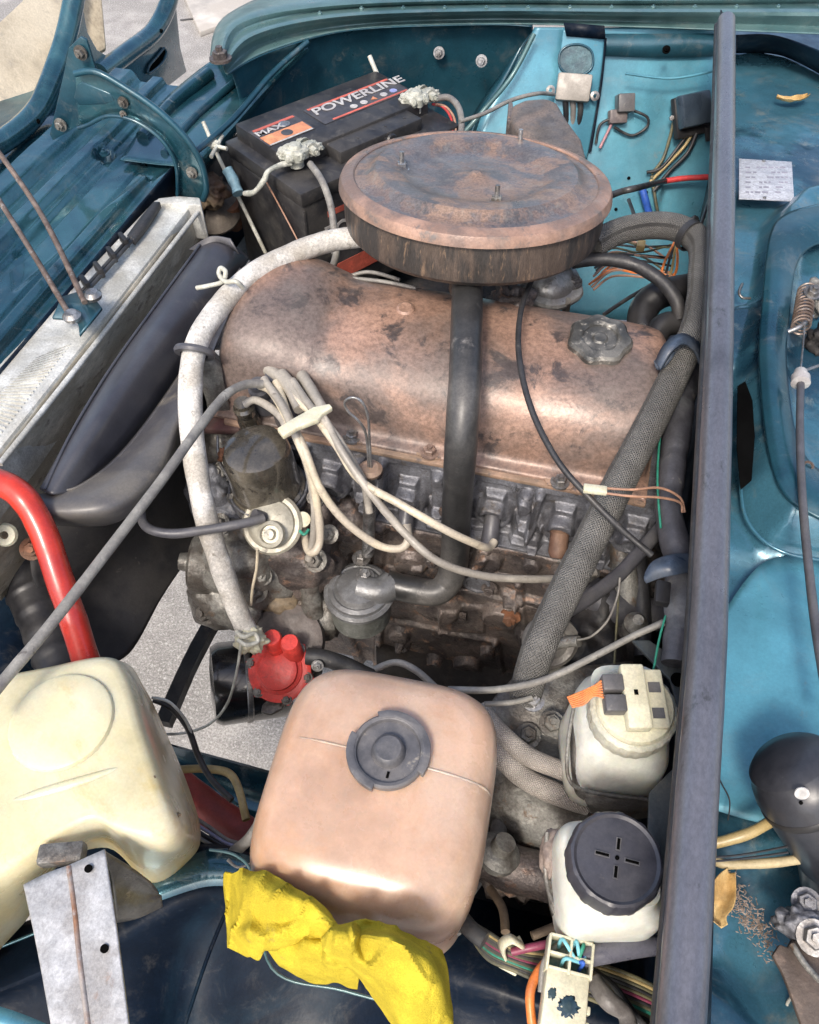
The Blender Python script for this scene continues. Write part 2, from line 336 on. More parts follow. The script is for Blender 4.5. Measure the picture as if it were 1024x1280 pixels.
def relief(name, quad, m, feats, parent=None, nx=120, ny=90, nrm=(0, -1, 0), rough=(.0, 40), th=0, hpx=True, edge=0):
    """quad: 4 corner points (TL,TR,BR,BL) ; feats in u,v of 0..1 measured with fx() ; real displaced mesh"""
    a, b, c, d = [V(q) for q in quad]; nv = Vector(nrm).normalized(); vs = []
    for j in range(ny + 1):
        for i in range(nx + 1):
            u, v = i / nx, j / ny
            p = a * (1 - u) * (1 - v) + b * u * (1 - v) + c * u * v + d * (1 - u) * v
            h = 0
            for f in feats: h += f(p)
            h += rough[0] * (noise.fractal(p * rough[1], .8, 2, 5))
            vs.append(p + nv * h)
    fs = [(j * (nx + 1) + i, j * (nx + 1) + i + 1, (j + 1) * (nx + 1) + i + 1, (j + 1) * (nx + 1) + i) for j in range(ny) for i in range(nx)]
    return obj(name, vs, fs, m, parent, sharp=80)
def disc(c, r, h, e=.25):            # round boss
    c = Vector(c); return lambda p: h * sst((r - (p - c).length) / (r * e) + .5)
def ridge(a, b, wd, h):
    a, b = Vector(a), Vector(b); ab = b - a; L2 = ab.length_squared
    def f(p):
        t = max(0, min(1, (p - a).dot(ab) / L2)); return h * sst((wd - (p - a - ab * t).length) / (wd * .6) + .3)
    return f
def slab(poly, h, e=.003):           # raised convex/concave polygon in XY / XZ, picks the two widest axes
    P_ = [Vector(p) for p in poly]
    ex = [max(p[i] for p in P_) - min(p[i] for p in P_) for i in range(3)]; k = ex.index(min(ex)); A = [i for i in range(3) if i != k]
    Q = [(p[A[0]], p[A[1]]) for p in P_]
    def f(p):
        x, y = p[A[0]], p[A[1]]; ins = False; dm = 9
        for i in range(len(Q)):
            (x1, y1), (x2, y2) = Q[i], Q[(i + 1) % len(Q)]
            if (y1 > y) != (y2 > y) and x < (x2 - x1) * (y - y1) / (y2 - y1) + x1: ins = not ins
            dx, dy = x2 - x1, y2 - y1; t = max(0, min(1, ((x - x1) * dx + (y - y1) * dy) / (dx * dx + dy * dy + 1e-12)))
            dm = min(dm, math.hypot(x - x1 - t * dx, y - y1 - t * dy))
        return h * sst((dm if ins else -dm) / e * .5 + .5)
    return f
def text(name, s, size, m, parent, c, xax, nrm, shear=0, ext=.0002, sx=1.0):
    cu = bpy.data.curves.new('t', 'FONT'); cu.body = s; cu.size = size; cu.extrude = ext; cu.align_x = 'CENTER'; cu.align_y = 'CENTER'; cu.shear = shear; cu.offset = size * .02
    tmp = bpy.data.objects.new('t', cu); COL.objects.link(tmp); me = bpy.data.meshes.new_from_object(tmp)
    R = frame(xax, nrm); vs = [Vector(c) + R @ Vector((v.co.x * sx, v.co.y, v.co.z)) for v in me.vertices]; fs = [tuple(p.vertices) for p in me.polygons]
    bpy.data.objects.remove(tmp); bpy.data.curves.remove(cu); bpy.data.meshes.remove(me)
    return obj(name, vs, fs, m, parent, smooth=False)
def lump(c, r, m, parent, name, seed=0, amp=.3, fr=30, sq=(1, 1, 1), rot=None):
    bm = bmesh.new(); bmesh.ops.create_icosphere(bm, subdivisions=4, radius=1); c = Vector(c)
    vs = []
    for v in bm.verts:
        d = v.co.normalized(); k = 1 + amp * noise.fractal(d * fr * .06 + Vector((seed, 0, 0)), .8, 2, 4)
        q = Vector((d.x * sq[0], d.y * sq[1], d.z * sq[2])) * r * k
        vs.append(c + (rot @ q if rot else q))
    fs = [tuple(v.index for v in f.verts) for f in bm.faces]; bm.free()
    return obj(name, vs, fs, m, parent, sharp=180)

# ================================================================== GROUND
def crack(p):
    return 0
g = obj('ground', [(-30, -20, 0), (30, -20, 0), (30, 40, 0), (-30, 40, 0)], [(0, 1, 2, 3)], conc, smooth=False)
struct(g)
ck = surf('ground_crack', [[(225, 24, .004), (262, 22, .004), (300, 34, .004)], [(225, 25.5, .004), (262, 23.5, .004), (300, 35.5, .004)]], mat('dark_crack', (.10, .09, .08), None, None, 12., bump=0), None, th=0)
struct(ck)
stp = prism('kerb_strip', [P(228, -10, .02), P(250, 40, .02), P(330, 10, .02), P(420, -20, .02), P(420, -60, .02), P(228, -60, .02)], .02, mat('lighter_concrete', (.46, .43, .39), (.40, .37, .33), None, 4., rough=.85, bump=.4), None, bev=.003)
struct(stp)

# ================================================================== CAR BODY
car = root('car_body', 'blue-green painted car body around the open engine bay', 'car body', (0, .7, .3))
fender_rows = [
    [(262, 74, .93), (285, 18, .93), (400, -24, .93), (600, -40, .93), (800, -42, .93), (1060, -38, .93)],
    [(275, 72, .945), (300, 26, .945), (410, 4, .945), (600, -4, .945), (800, -4, .945), (1060, -6, .945)],
    [(277, 78, .935), (310, 36, .935), (420, 12, .935), (600, 5, .935), (800, 6, .935), (1060, 5, .935)],
    [(279, 84, .938), (318, 44, .938), (425, 21, .938), (600, 14, .938), (800, 15, .938), (1060, 16, .938)],
    [(281, 90, .918), (325, 55, .918), (432, 31, .918), (600, 23, .918), (800, 26, .918), (1060, 34, .918)],
    [(284, 93, .915), (335, 64, .915), (438, 37, .915), (600, 30, .915), (800, 34, .915), (1060, 44, .915)]]
surf('far_fender', fender_rows, paint_g, car, nu=10, nv=4, th=.0015)
for i in range(13):
    x = 400 + i * 52; y = 9 + (x - 400) * -.004
    if x < 450: y += 6
    bolt(P(x, y + 4, .937), (0, 0, 1), .0035, paint_g, car, 'fender_rivet', washer=False)
hi = [(284, 93, .915), (335, 66, .915), (438, 38, .915), (600, 31, .915), (665, 33, .915)]
def drop(q, dz, dy=0):
    p = V(q).copy(); p.z -= dz; p.y += dy; return p
surf('inner_fender_front', [[drop(q, 0) for q in hi], [drop(q, .02, .02) for q in hi], [drop(q, .15, .03) for q in hi], [drop(q, .38, -.04) for q in hi]], paint_m, car, nv=8)  # darker copy of the arch paint stands for facing away from light
def az(y): return .9 - (y - 45) / 285 * .28
arch = [[(x, y, az(y)) for x in (xl, (xl + 905) / 2, 905)] for y, xl in ((34, 668), (60, 655), (100, 628), (150, 600), (215, 585), (290, 580), (400, 575))]
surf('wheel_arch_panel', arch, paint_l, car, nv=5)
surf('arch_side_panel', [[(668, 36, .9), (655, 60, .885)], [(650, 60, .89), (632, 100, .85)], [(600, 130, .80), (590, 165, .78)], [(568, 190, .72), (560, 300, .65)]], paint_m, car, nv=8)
surf('painted_arch_shade', [[(752, 42, az(42) + .003), (830, 42, az(42) + .003), (904, 42, az(42) + .003)], [(756, 70, az(70) + .003), (832, 72, az(72) + .003), (904, 70, az(70) + .003)]], paint_m, car)  # darker sheet painted in for the shade under the fender
tube('panel_seam', [(668, 42, .912), (640, 95, .86), (603, 140, .822), (575, 172, .79)], 6, paint_g, car)
tube('panel_seam', [(782, 92, .868), (840, 98, .862), (896, 88, .872)], 3, paint_l, car)
for q in ((549, 66), (602, 76)):
    c = P(q[0], q[1], .87); bolt(c, (0, -1, .3), .006, steel, car, 'panel_nut')
bolt(P(833, 62, .90), (0, -1, 1), .004, holem, car, 'panel_hole')
# slam panel (front cross panel) with pressed ribs
Z0 = .862
def rx(x, y0, y1, wd, h): return ridge((x, y0, Z0), (x, y1, Z0), wd, h)
sl_f = [rx(-.74, .3, 1.35, .022, .016), rx(-.685, .3, 1.30, .012, .010), rx(-.655, .3, 1.0, .008, -.006), rx(-.585, .3, .86, .010, .012), rx(-.605, .3, 1.2, .006, -.004),
        disc(P(130, 192, Z0), .011, -.014, .4), slab([P(125, 215, Z0), P(205, 165, Z0), P(215, 205, Z0), P(90, 300, Z0), P(20, 360, Z0), P(20, 310, Z0)], -.005, .008)]
relief('front_cross_panel', [(-.90, 1.12, Z0), (-.563, 1.12, Z0), (-.563, .25, Z0), (-.90, .25, Z0)], paint, sl_f, car, nx=260, ny=160, nrm=(0, 0, 1), rough=(.0012, 8))
surf('cross_panel_edge', [[(-.562, .25, Z0 + .002), (-.562, 1.12, Z0 + .002)], [(-.558, .25, Z0 - .02), (-.558, 1.12, Z0 - .02)], [(-.558, .25, Z0 - .2), (-.558, 1.12, Z0 - .2)]], paint_k, car)
surf('corner_panel', [[(150, 200, .866), (200, 130, .866), (262, 78, .872), (280, 76, .90)], [(190, 205, .866), (230, 140, .866), (290, 84, .872), (335, 66, .90)], [(228, 210, .866), (275, 150, .866), (325, 98, .875), (375, 58, .905)],
                      [(236, 225, .855), (290, 165, .855), (338, 110, .865), (388, 62, .895)], [(240, 235, .80), (295, 172, .80), (342, 116, .80), (392, 66, .80)], [(242, 240, .62), (297, 172, .62), (345, 118, .62), (395, 66, .62)]], paint, car, nv=5)
tube('corner_rib', [(178, 172, .868), (215, 130, .870), (262, 92, .874)], 16, paint, car)
tube('corner_rib', [(205, 192, .868), (245, 145, .870), (296, 100, .876)], 9, paint_m, car)
tube('corner_seam', [(226, 205, .885), (290, 150, .885), (340, 92, .893), (385, 52, .915)], 7, paint_m, car)
bolt(P(276, 74, .95), (0, 0, 1), .010, grime, car, 'fender_bolt')
bolt(P(131, 192, .862), (0, 0, 1), .0045, paint_m, car, 'panel_bolt')
# lamp bracket that carries the hood rods
tr = surf('rod_bracket', [[(78, 372, .885), (108, 366, .885), (128, 386, .885)], [(66, 398, .885), (95, 402, .885), (100, 420, .885)]], paint_m, car, nv=4, th=.003)
lathe('bracket_eye', [(.003, 0), (.0085, .002), (.0095, .006), (.006, .010), (.003, .010)], P(118, 374, .888), steel, car)
lathe('bracket_eye', [(.003, 0), (.0085, .002), (.0095, .006), (.006, .010), (.003, .010)], P(92, 400, .888), steel, car)
# near-black sheets added to darken the gaps of the bay, rails
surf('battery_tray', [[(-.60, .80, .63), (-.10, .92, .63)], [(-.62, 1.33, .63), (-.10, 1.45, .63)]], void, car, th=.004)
surf('dark_inner_sheet', [[(-.52, .78, .62), (-.1, .85, .62), (.12, .9, .62)], [(-.52, .77, .3), (-.1, .84, .3), (.12, .9, .3)]], void, car, th=.004)
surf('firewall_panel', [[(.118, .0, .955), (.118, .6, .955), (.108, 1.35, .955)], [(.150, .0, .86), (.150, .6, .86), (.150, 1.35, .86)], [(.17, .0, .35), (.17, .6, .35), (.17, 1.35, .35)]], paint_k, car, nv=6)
tube('bay_rubber_seal', [(908, 26, .965), (905, 200, .965), (900, 400, .965), (893, 600, .965), (885, 800, .965), (871, 1000, .965), (849, 1310, .965)], 50, barm, car, sides=20, n=14, r=.0118, wob=.02)
tube('seal_lip', [(897, 32, .957), (892, 200, .957), (884, 400, .957), (874, 600, .957), (864, 800, .957), (848, 1000, .957), (822, 1310, .957)], 12, rub, car, r=.0045)
# cowl tray on the right of the seal
Z1 = .845
bul = [P(962, 290, Z1), P(985, 265, Z1), P(1100, 235, Z1), P(1150, 700, Z1), P(1020, 697, Z1), P(960, 680, Z1), P(928, 625, Z1), P(925, 500, Z1), P(948, 400, Z1)]
bul2 = [P(985, 320, Z1), P(1010, 290, Z1), P(1100, 270, Z1), P(1120, 620, Z1), P(1000, 625, Z1), P(972, 560, Z1), P(965, 440, Z1)]
cf = [slab(bul, .042, .016), slab(bul2, -.022, .02), slab([P(884, 690, Z1), P(960, 700, Z1), P(905, 800, Z1), P(884, 830, Z1)], -.010, .012), slab([P(880, 395, Z1), P(940, 385, Z1), P(950, 430, Z1), P(925, 470, Z1), P(880, 465, Z1)], .012, .008),
      slab([P(920, 1080, Z1), P(1100, 1040, Z1), P(1100, 1180, Z1), P(960, 1260, Z1), P(880, 1200, Z1)], -.02, .02), disc(P(930, 860, Z1), .05, .004, 1)]
cq = [(x, y, Z1) for x, y in ((.152, 1.62), (.62, 1.62), (.62, .0), (.152, .0))]
relief('cowl_tray', cq, paint_v, cf, car, nx=150, ny=330, nrm=(0, 0, 1), rough=(.0018, 9))
surf('cowl_lower_sheet', [[(889, 790, .853), (960, 700, .853), (1060, 705, .853)], [(889, 900, .853), (960, 900, .853), (1060, 905, .853)], [(884, 1010, .853), (960, 1030, .853), (1060, 1035, .853)]], paint_l, car, disp=lambda u, v, p: Vector((0, 0, .0012 * noise.fractal(p * 30, .8, 2, 4))))
rim = [(1100, 240, .889), (1030, 256, .889), (985, 270, .889), (964, 296, .889), (955, 380, .889), (951, 450, .889), (962, 560, .889), (985, 620, .889), (1040, 655, .889)]
tube('pressed_rim', rim, 5, paint_v, car, n=10)
tube('pressed_rim', [(925, 590, .862), (930, 640, .862), (950, 672, .862), (985, 692, .862), (1040, 702, .862)], 5, paint_v, car, n=10)
prism('cowl_recess_shade', [P(922, 482, .8905), P(932, 476, .8905), P(941, 500, .8905), P(944, 545, .8905), P(940, 600, .8905), P(926, 612, .8905), P(921, 560, .8905)], .0012, holem, car, bev=.001)  # flat black sheet painted in for the shade of the recess
surf('cowl_back_edge', [[(920, 44, .90), (975, 46, .90), (1060, 78, .90)], [(920, 58, .875), (975, 60, .875), (1060, 100, .875)], [(920, 66, .846), (980, 70, .846), (1060, 112, .846)]], paint_k, car)

# near side: inner wing sheets under the tanks
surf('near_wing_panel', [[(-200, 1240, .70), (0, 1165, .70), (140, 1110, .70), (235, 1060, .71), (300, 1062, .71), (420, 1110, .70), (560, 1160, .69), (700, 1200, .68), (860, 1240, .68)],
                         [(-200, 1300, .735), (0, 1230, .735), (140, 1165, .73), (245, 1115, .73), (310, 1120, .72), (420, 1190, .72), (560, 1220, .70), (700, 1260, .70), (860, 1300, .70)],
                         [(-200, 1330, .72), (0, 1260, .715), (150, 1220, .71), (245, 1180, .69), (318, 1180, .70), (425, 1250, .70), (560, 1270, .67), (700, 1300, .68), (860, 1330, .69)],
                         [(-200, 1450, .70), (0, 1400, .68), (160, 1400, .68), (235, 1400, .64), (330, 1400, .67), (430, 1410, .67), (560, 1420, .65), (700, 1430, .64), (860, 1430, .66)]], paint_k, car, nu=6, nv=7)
tube('wing_seam', [(-60, 1208, .738), (60, 1160, .738), (150, 1122, .738), (245, 1070, .738), (285, 1062, .738)], 4, paint, car)
tube('wing_seam', [(262, 1062, .75), (296, 1070, .75), (318, 1100, .75), (340, 1210, .75), (430, 1238, .75), (520, 1262, .75)], 4, paint_g, car)
tube('wing_seam', [(560, 1160, .745), (610, 1168, .74), (650, 1188, .735)], 3, wirec, car)
tube('wing_fold', [(300, 1100, .738), (262, 1190, .738), (225, 1300, .738)], 5, paint_k, car)
surf('wing_top_flange', [[(-80, 1235, .80), (30, 1268, .80), (120, 1310, .80)], [(-80, 1275, .80), (30, 1300, .80), (120, 1350, .80)]], paint_l, car)
surf('near_wing_shelf', [[(185, 1100, .74), (260, 1062, .74), (318, 1072, .74)], [(150, 1145, .742), (250, 1110, .742), (300, 1110, .742)]], paint, car)
surf('chassis_rail', [[(120, 905, .50), (230, 935, .50), (330, 962, .50), (460, 1000, .50)], [(120, 935, .52), (232, 962, .52), (330, 995, .52), (460, 1030, .52)], [(120, 965, .51), (236, 1000, .51), (330, 1030, .51), (460, 1070, .51)], [(120, 990, .40), (240, 1015, .40), (330, 1045, .40), (460, 1080, .40)]], paint, car, nv=5)
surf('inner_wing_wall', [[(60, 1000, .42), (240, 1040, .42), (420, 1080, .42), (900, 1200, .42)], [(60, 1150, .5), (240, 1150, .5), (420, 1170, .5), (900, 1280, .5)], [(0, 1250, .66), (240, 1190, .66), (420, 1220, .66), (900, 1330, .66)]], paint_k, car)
surf('dark_under_sheet', [[(470, 800, .42), (700, 800, .42), (900, 800, .42)], [(470, 1000, .42), (700, 1000, .42), (900, 1000, .42)], [(420, 1200, .42), (700, 1200, .42), (900, 1200, .42)]], void, car)  # near-black sheet added to keep the gap under the bay dark
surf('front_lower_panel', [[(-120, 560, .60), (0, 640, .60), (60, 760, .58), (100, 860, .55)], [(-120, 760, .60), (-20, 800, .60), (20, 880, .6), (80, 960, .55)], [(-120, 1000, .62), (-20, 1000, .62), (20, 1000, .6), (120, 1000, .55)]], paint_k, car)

# ================================================================== HOOD (tipped forward, left edge of the picture)
HX = -.80
hood = root('hood', 'raised blue hood with pressed inner frame and tan lining at the left edge', 'hood', PX(60, 300, HX))
def hp(l, off=0, x=HX): return [PX(a, b, x) + Vector((off, 0, 0)) for a, b in l]
def PN(px, py, p0, n):
    d = ray(px, py); o_ = Vector((0, 0, ZC)); return o_ + d * ((Vector(p0) - o_).dot(n) / d.dot(n))
nsk = Vector((.55, -.35, .76)).normalized()
prism('hood_skin', [PN(x, y, PX(50, 150, -.84), nsk) for x, y in ((-120, 40), (-120, 300), (0, 190), (50, 145), (78, 90), (92, 20), (98, -60), (60, -60), (28, 2), (0, 28))], .004, mat('hood_inner_skin', (.44, .38, .28), (.52, .46, .35), (.36, .32, .25), s=10, t=(.4, .65), rough=.5, rv=.1, metal=.15, bump=.3, stretch=(1, 1, .3)), hood, bev=0, down=-nsk)
prism('hood_edge_lining', [PN(x, y, PX(120, 60, -.83), nsk) for x, y in ((100, -40), (124, -40), (133, 60), (122, 66), (108, 40))], .01, tanp, hood, bev=.002, down=-nsk)
# frame rails: rounded pressings following the photo
def rail(name, centre, wpx, m, x, n=10): return tube(name, [PX(a, b, x) for a, b in centre], wpx, m, hood, sides=14, n=n, wob=.02)
rail('inner_rail', [(-40, 200), (10, 172), (45, 140), (66, 95), (84, 40), (96, -20)], 26, paint, -.79)
rail('outer_rail', [(125, 92), (160, 66), (192, 40), (210, 5), (216, -30)], 22, paint, -.79)
prism('hood_frame_plate', hp([(-20, 215), (30, 175), (62, 140), (80, 92), (92, 10), (96, -30), (103, 0), (110, 40), (122, 62), (138, 72), (160, 66), (190, 44), (212, 20), (220, 0), (226, 60), (234, 90), (180, 132), (120, 180), (70, 230), (30, 300), (-20, 330)], x=-.795), .006, paint, hood, bev=.002, down=(-1, 0, 0))
def ring_hole(pts, m=holem, x=-.7935):
    prism('frame_opening', hp(pts, x=x), .002, m, hood, bev=.0005, down=(-1, 0, 0))
    q = [PX(a, b, x + .001) for a, b in pts]; q.append(q[0].copy())
    tube('opening_lip', q, 3, paint_m, hood, n=6)
ring_hole([(38, 192), (32, 200), (18, 232), (12, 256), (20, 258), (36, 240), (42, 215)])
ring_hole([(205, 60), (208, 66), (203, 78), (190, 90), (185, 91), (187, 82), (197, 70)])
ring_hole([(168, 92), (171, 98), (170, 104), (164, 103), (164, 96)])
for q in ((46, 152), (200, 39)): bolt(PX(*q, -.778), (1, 0, .3), .0035, holem, hood, 'frame_bolt', washer=False)
# hinge arm : curved plate in the y = .86 plane
YA = .86
top = [(94, 92), (120, 90), (160, 112), (200, 140), (232, 172), (252, 205), (258, 235), (254, 250)]
bot = [(98, 160), (110, 156), (135, 145), (165, 150), (195, 168), (213, 190), (221, 212), (222, 244)]
ga = obj('x', [(0, 0, 0), (0, 0, .001), (0, .001, 0)], [(0, 1, 2)], paint, hood); bpy.data.objects.remove(ga)
outl = smoothpath([PY(a, b, YA) for a, b in top], 6) + smoothpath([PY(a, b, YA) for a, b in bot][::-1], 6)
prism('hinge_arm', outl, .006, paint, hood, bev=.0015, down=(0, 1, 0))
tube('arm_upper_flange', [PY(a, b, YA - .006) for a, b in top], 8, paint_m, hood)
tube('arm_lower_flange', [PY(a, b, YA - .005) for a, b in bot], 5, paint_m, hood)
prism('arm_pressing', [PY(a, b, YA - .001) for a, b in ((96, 106), (103, 102), (138, 117), (143, 126), (130, 131), (98, 132), (92, 122))], .004, paint_m, hood, bev=.0018, down=(0, 1, 0))
prism('hinge_plate', [PY(a, b, YA + .008) for a, b in ((86, 60), (100, 46), (108, 50), (120, 88), (110, 150), (66, 176), (62, 168), (80, 90))], .004, paint_m, hood, bev=.001, down=(0, 1, 0))
for q, r in (((101, 66), .0055), ((76, 156), .0055), ((154, 128), .0045), ((154, 143), .003), ((240, 216), .005)):
    bolt(PY(*q, YA - .003 if q[0] > 120 else YA + .004), (0, -1, 0), r, grime_s, hood, 'hinge_bolt')

for i, (pts, lb) in enumerate(([[(-30, 205, .93), (40, 315, .905), (92, 402, .89)], 'thin rusty spring rod nearest the lower left, ending at the radiator top'], [[(-20, 165, .95), (50, 265, .915), (106, 378, .892)], 'thin rusty spring rod crossing the hood frame, the upper right of two'])):
    o = tube('spring_rod', pts, 7, rodm, sides=10); tag(o, lb, 'rod', 'hood spring rods')
o = prism('red_lamp', [P(a, b, .835) for a, b in ((30, 425), (52, 410), (66, 416), (62, 432), (34, 462), (22, 458))], .04, redl, bev=.004); tag(o, 'dark red lens glimpsed between radiator and nose panel', 'lamp')
o = prism('lower_cable_tray', [P(a, b, .82) for a, b in ((-20, 470), (30, 452), (40, 470), (0, 510), (-20, 520))], .02, blk, bev=.003); tag(o, 'small black strip below the red lens at the left edge', 'trim strip')

# ================================================================== RADIATOR
rad = root('radiator', 'silver radiator running along the left of the bay under its dusty top edge', 'radiator', P(120, 400, .5))
XR = -.512
tl = [P(194, 248, .862), P(250, 246, .862), P(0, 545, .862), P(-60, 620, .862), P(-90, 560, .862), P(0, 470, .862)]
prism('top_tank', [P(194, 248, .862), P(248, 245, .862), (P(248, 245, .862) + P(0, 566, .862)) / 2 + Vector((.0, 0, 0)), P(-70, 650, .862), P(-100, 575, .862), P(0, 452, .862)], .06, radsil, rad, bev=.004)
surf('engine_side_face', [[(244, 250, .858), (180, 338, .858), (100, 440, .858), (0, 566, .858), (-60, 640, .858)], [(256, 300, .80), (196, 390, .80), (115, 500, .80), (20, 620, .80), (-40, 690, .80)], [(262, 350, .70), (215, 450, .70), (140, 560, .70), (60, 680, .70), (0, 750, .7)]], mat('radiator_face', (.50, .46, .37), (.38, .34, .26), (.22, .19, .15), s=16, s3=40, rough=.5, metal=.3, bump=.5, stretch=(1, 1, 3)), rad, nv=5, th=.003)
tube('tank_seam', [(250, 262, .858), (180, 352, .858), (100, 455, .858), (0, 580, .858)], 7, radsil, rad)
prism('end_cap', [P(196, 247, .868), P(222, 244, .868), P(250, 246, .868), P(252, 256, .868), P(224, 254, .868), P(196, 254, .868)], .05, radsil, rad, bev=.003)
fa, fb = P(52, 452, .864), P(-20, 545, .864)
for i in range(34):
    t = i / 33; a = P(44, 448, .863).lerp(P(-70, 560, .863), t); b_ = P(88, 430, .863).lerp(P(-40, 595, .863), t)
    box('fin', (a + b_) / 2, ((b_ - a).length, .0012, .0016), radsil, rad, frame(b_ - a), bev=0)
o = surf('rubber_stop_strip', [[(193, 256, .87), (176, 276, .87), (160, 298, .87)], [(201, 256, .87), (186, 280, .87), (168, 303, .87)]], rub, th=.008); 
st = root('cable_run', 'black twin cable with four clips along the radiator top', 'cable', P(140, 320, .86))
o.parent = st; o.location = W[o.name] - W[st.name]; o.name = 'rubber_sleeve'
for dx in (-3, 3): tube('cable', [(166 + dx, 296, .872), (140 + dx, 326, .872), (102 + dx, 368, .872)], 5, wirek, st)
for q in ((155, 300), (140, 318), (124, 337), (107, 354)):
    p = P(*q, .874); box('clip', p, (.020, .0055, .012), blk, st, frame((.6, -.5, 0)), bev=.0015)

# ================================================================== FAN SHROUD
sh = root('fan_shroud', 'dusty black plastic fan shroud curving from the radiator towards the engine', 'fan shroud', P(150, 480, .6))
surf('upper_duct', [[(250, 306, .852), (196, 380, .852), (140, 458, .852), (90, 540, .850), (50, 612, .842)],
                    [(272, 303, .858), (222, 380, .862), (168, 462, .862), (112, 545, .858), (64, 618, .845)],
                    [(296, 310, .848), (262, 370, .845), (206, 462, .838), (142, 552, .835), (84, 617, .838)],
                    [(310, 322, .83), (275, 380, .815), (222, 475, .81), (155, 560, .815), (90, 616, .835)]], shr, sh, nu=12, nv=8, th=.002)
surf('shroud_lip', [[(300, 335, .835), (272, 385, .826), (228, 462, .825), (160, 556, .825), (100, 606, .836), (40, 620, .838)],
                    [(310, 345, .845), (286, 395, .842), (244, 480, .842), (186, 560, .842), (120, 622, .845), (45, 632, .842)],
                    [(300, 365, .835), (268, 420, .835), (236, 505, .835), (198, 588, .835), (140, 640, .835), (60, 646, .835)],
                    [(290, 400, .80), (262, 450, .80), (232, 530, .80), (202, 600, .80), (146, 652, .80), (70, 656, .80)]], blkd, sh, nu=12, nv=8, th=.002)
tube('lip_edge', [(312, 326, .85), (278, 384, .829), (230, 462, .828), (163, 556, .828), (103, 606, .838), (60, 614, .842)], 3, blkd, sh)
tube('duct_rim', [(250, 306, .856), (196, 380, .856), (140, 458, .856), (90, 540, .854), (56, 612, .846)], 4, shr, sh)
surf('lower_guard', [[(268, 440, .78), (215, 530, .78), (140, 610, .78), (40, 640, .78)], [(262, 560, .68), (200, 620, .69), (120, 690, .70), (40, 720, .72)], [(246, 640, .62), (190, 690, .635), (120, 740, .65), (70, 770, .67)], [(240, 690, .60), (202, 746, .60), (160, 818, .60), (110, 835, .62)]],
     mat('matt_black_guard', (.018, .018, .02), (.035, .033, .032), (.07, .065, .06), s=12, s3=90, t3=(.62, .7), rough=.55, rv=.1, bump=.2), sh, nu=8, nv=8, th=.004)
surf('top_flap', [[(236, 312, .85), (262, 296, .865), (288, 298, .865)], [(262, 316, .85), (285, 310, .85), (300, 318, .85)]], blkd, sh, nv=5)
tube('shroud_strut', [(270, 770, .42), (238, 830, .42), (205, 905, .42)], 24, void, sh, sides=4)

# ribbed duct + red hose at the left
o = tube('ribbed_intake_hose', [(-20, 600, .72), (18, 690, .70), (50, 760, .68), (90, 860, .66)], 62, blk, n=24, sides=20, rf=lambda L, t: 1 + .07 * max(0, math.cos(L * 2 * math.pi / .026)) ** 6)
tag(o, 'black ribbed hose beside the red pipe at the left edge', 'hose')
o = tube('red_pipe', [(-50, 590, .84), (-10, 600, .86), (25, 618, .86), (52, 660, .84), (75, 725, .81), (95, 785, .78), (118, 860, .74)], 34, redh, n=12, sides=20); tag(o, 'glossy red bent pipe at the left edge', 'pipe')
o = lathe('white_clip', [(.004, 0), (.010, .0), (.012, .003), (.010, .006), (.004, .006), (.004, 0)], P(8, 668, .78), wcap, axis=(.3, -.6, .7), n=20, cap=False); tag(o, 'small white plastic ring beside the red pipe', 'clip')
bolt_p = root('hose_fitting', 'small rusty nut on the ribbed hose beside the red pipe', 'fitting', P(40, 686, .75)); bolt(P(40, 686, .745), (.4, -.5, .7), .008, orust, bolt_p, 'nut')

for q in ((808, 241), (786, 223), (770, 262)):
    lathe('drain_plug', [(.0028, 0), (.0025, .0012), (.001, .0016)], P(q[0], q[1], az(q[1])) + Vector((0, -.001, .001)), holem, car, axis=(0, -.6, .8), n=14)
for i in range(7): lathe('spot_weld', [(.0028, 0), (.0022, .0006), (.0004, .0007)], P(896 - i * .5, 100 + i * 30, az(100 + i * 30) ) + Vector((0, -.001, .001)), paint_l, car, axis=(0, -.6, .8), n=14)

surf('shoulder_reflection_band', [[(1100, 238, .888), (1030, 254, .889), (982, 268, .89), (962, 296, .89), (953, 380, .89), (949, 450, .89), (960, 560, .89), (983, 622, .89), (1040, 657, .89)],  # darker paint on this band stands for a dark reflection
                          [(1100, 256, .896), (1035, 272, .896), (996, 288, .896), (978, 316, .896), (969, 390, .896), (966, 450, .896), (976, 545, .896), (998, 600, .896), (1045, 632, .896)],
                          [(1100, 284, .888), (1040, 300, .888), (1010, 312, .888), (994, 338, .888), (986, 400, .888), (983, 452, .888), (992, 530, .888), (1010, 575, .888), (1050, 605, .888)]], paint_m, car, nu=7, nv=5)

# ================================================================== BATTERY
bt = root('battery', 'black car battery with red and white POWERLINE label behind the air cleaner', 'battery', P(425, 160, .70))
bA, bB, bC, bD = P(290, 166, .875), P(366, 246, .875), P(566, 158, .875), P(484, 92, .875)
cen = (bA + bB + bC + bD) / 4; ux = ((bC - bB) + (bD - bA)).normalized(); ux.z = 0; ux.normalize(); uy = Vector((0, 0, 1)).cross(ux)
LX = ((bC - bB).length + (bD - bA).length) / 2; LY = .172
RB = Matrix((ux, uy, (0, 0, 1))).transposed()
def bp(x, y, z=0): return cen + ux * x * LX / 2 + uy * y * LY / 2 + Vector((0, 0, z))
box('case', bp(0, 0, -.105), (LX, LY, .17), batt, bt, RB, bev=.006, seg=3)
box('lid', bp(0, 0, -.014), (LX * 1.01, LY * 1.03, .020), batt, bt, RB, bev=.004)
box('raised_cover', bp(.02, .28, .003), (LX * .90, LY * .68, .026), batt, bt, RB, bev=.003)
box('raised_cover', bp(.12, -.20, .001), (LX * .52, LY * .55, .022), batt, bt, RB, bev=.003)
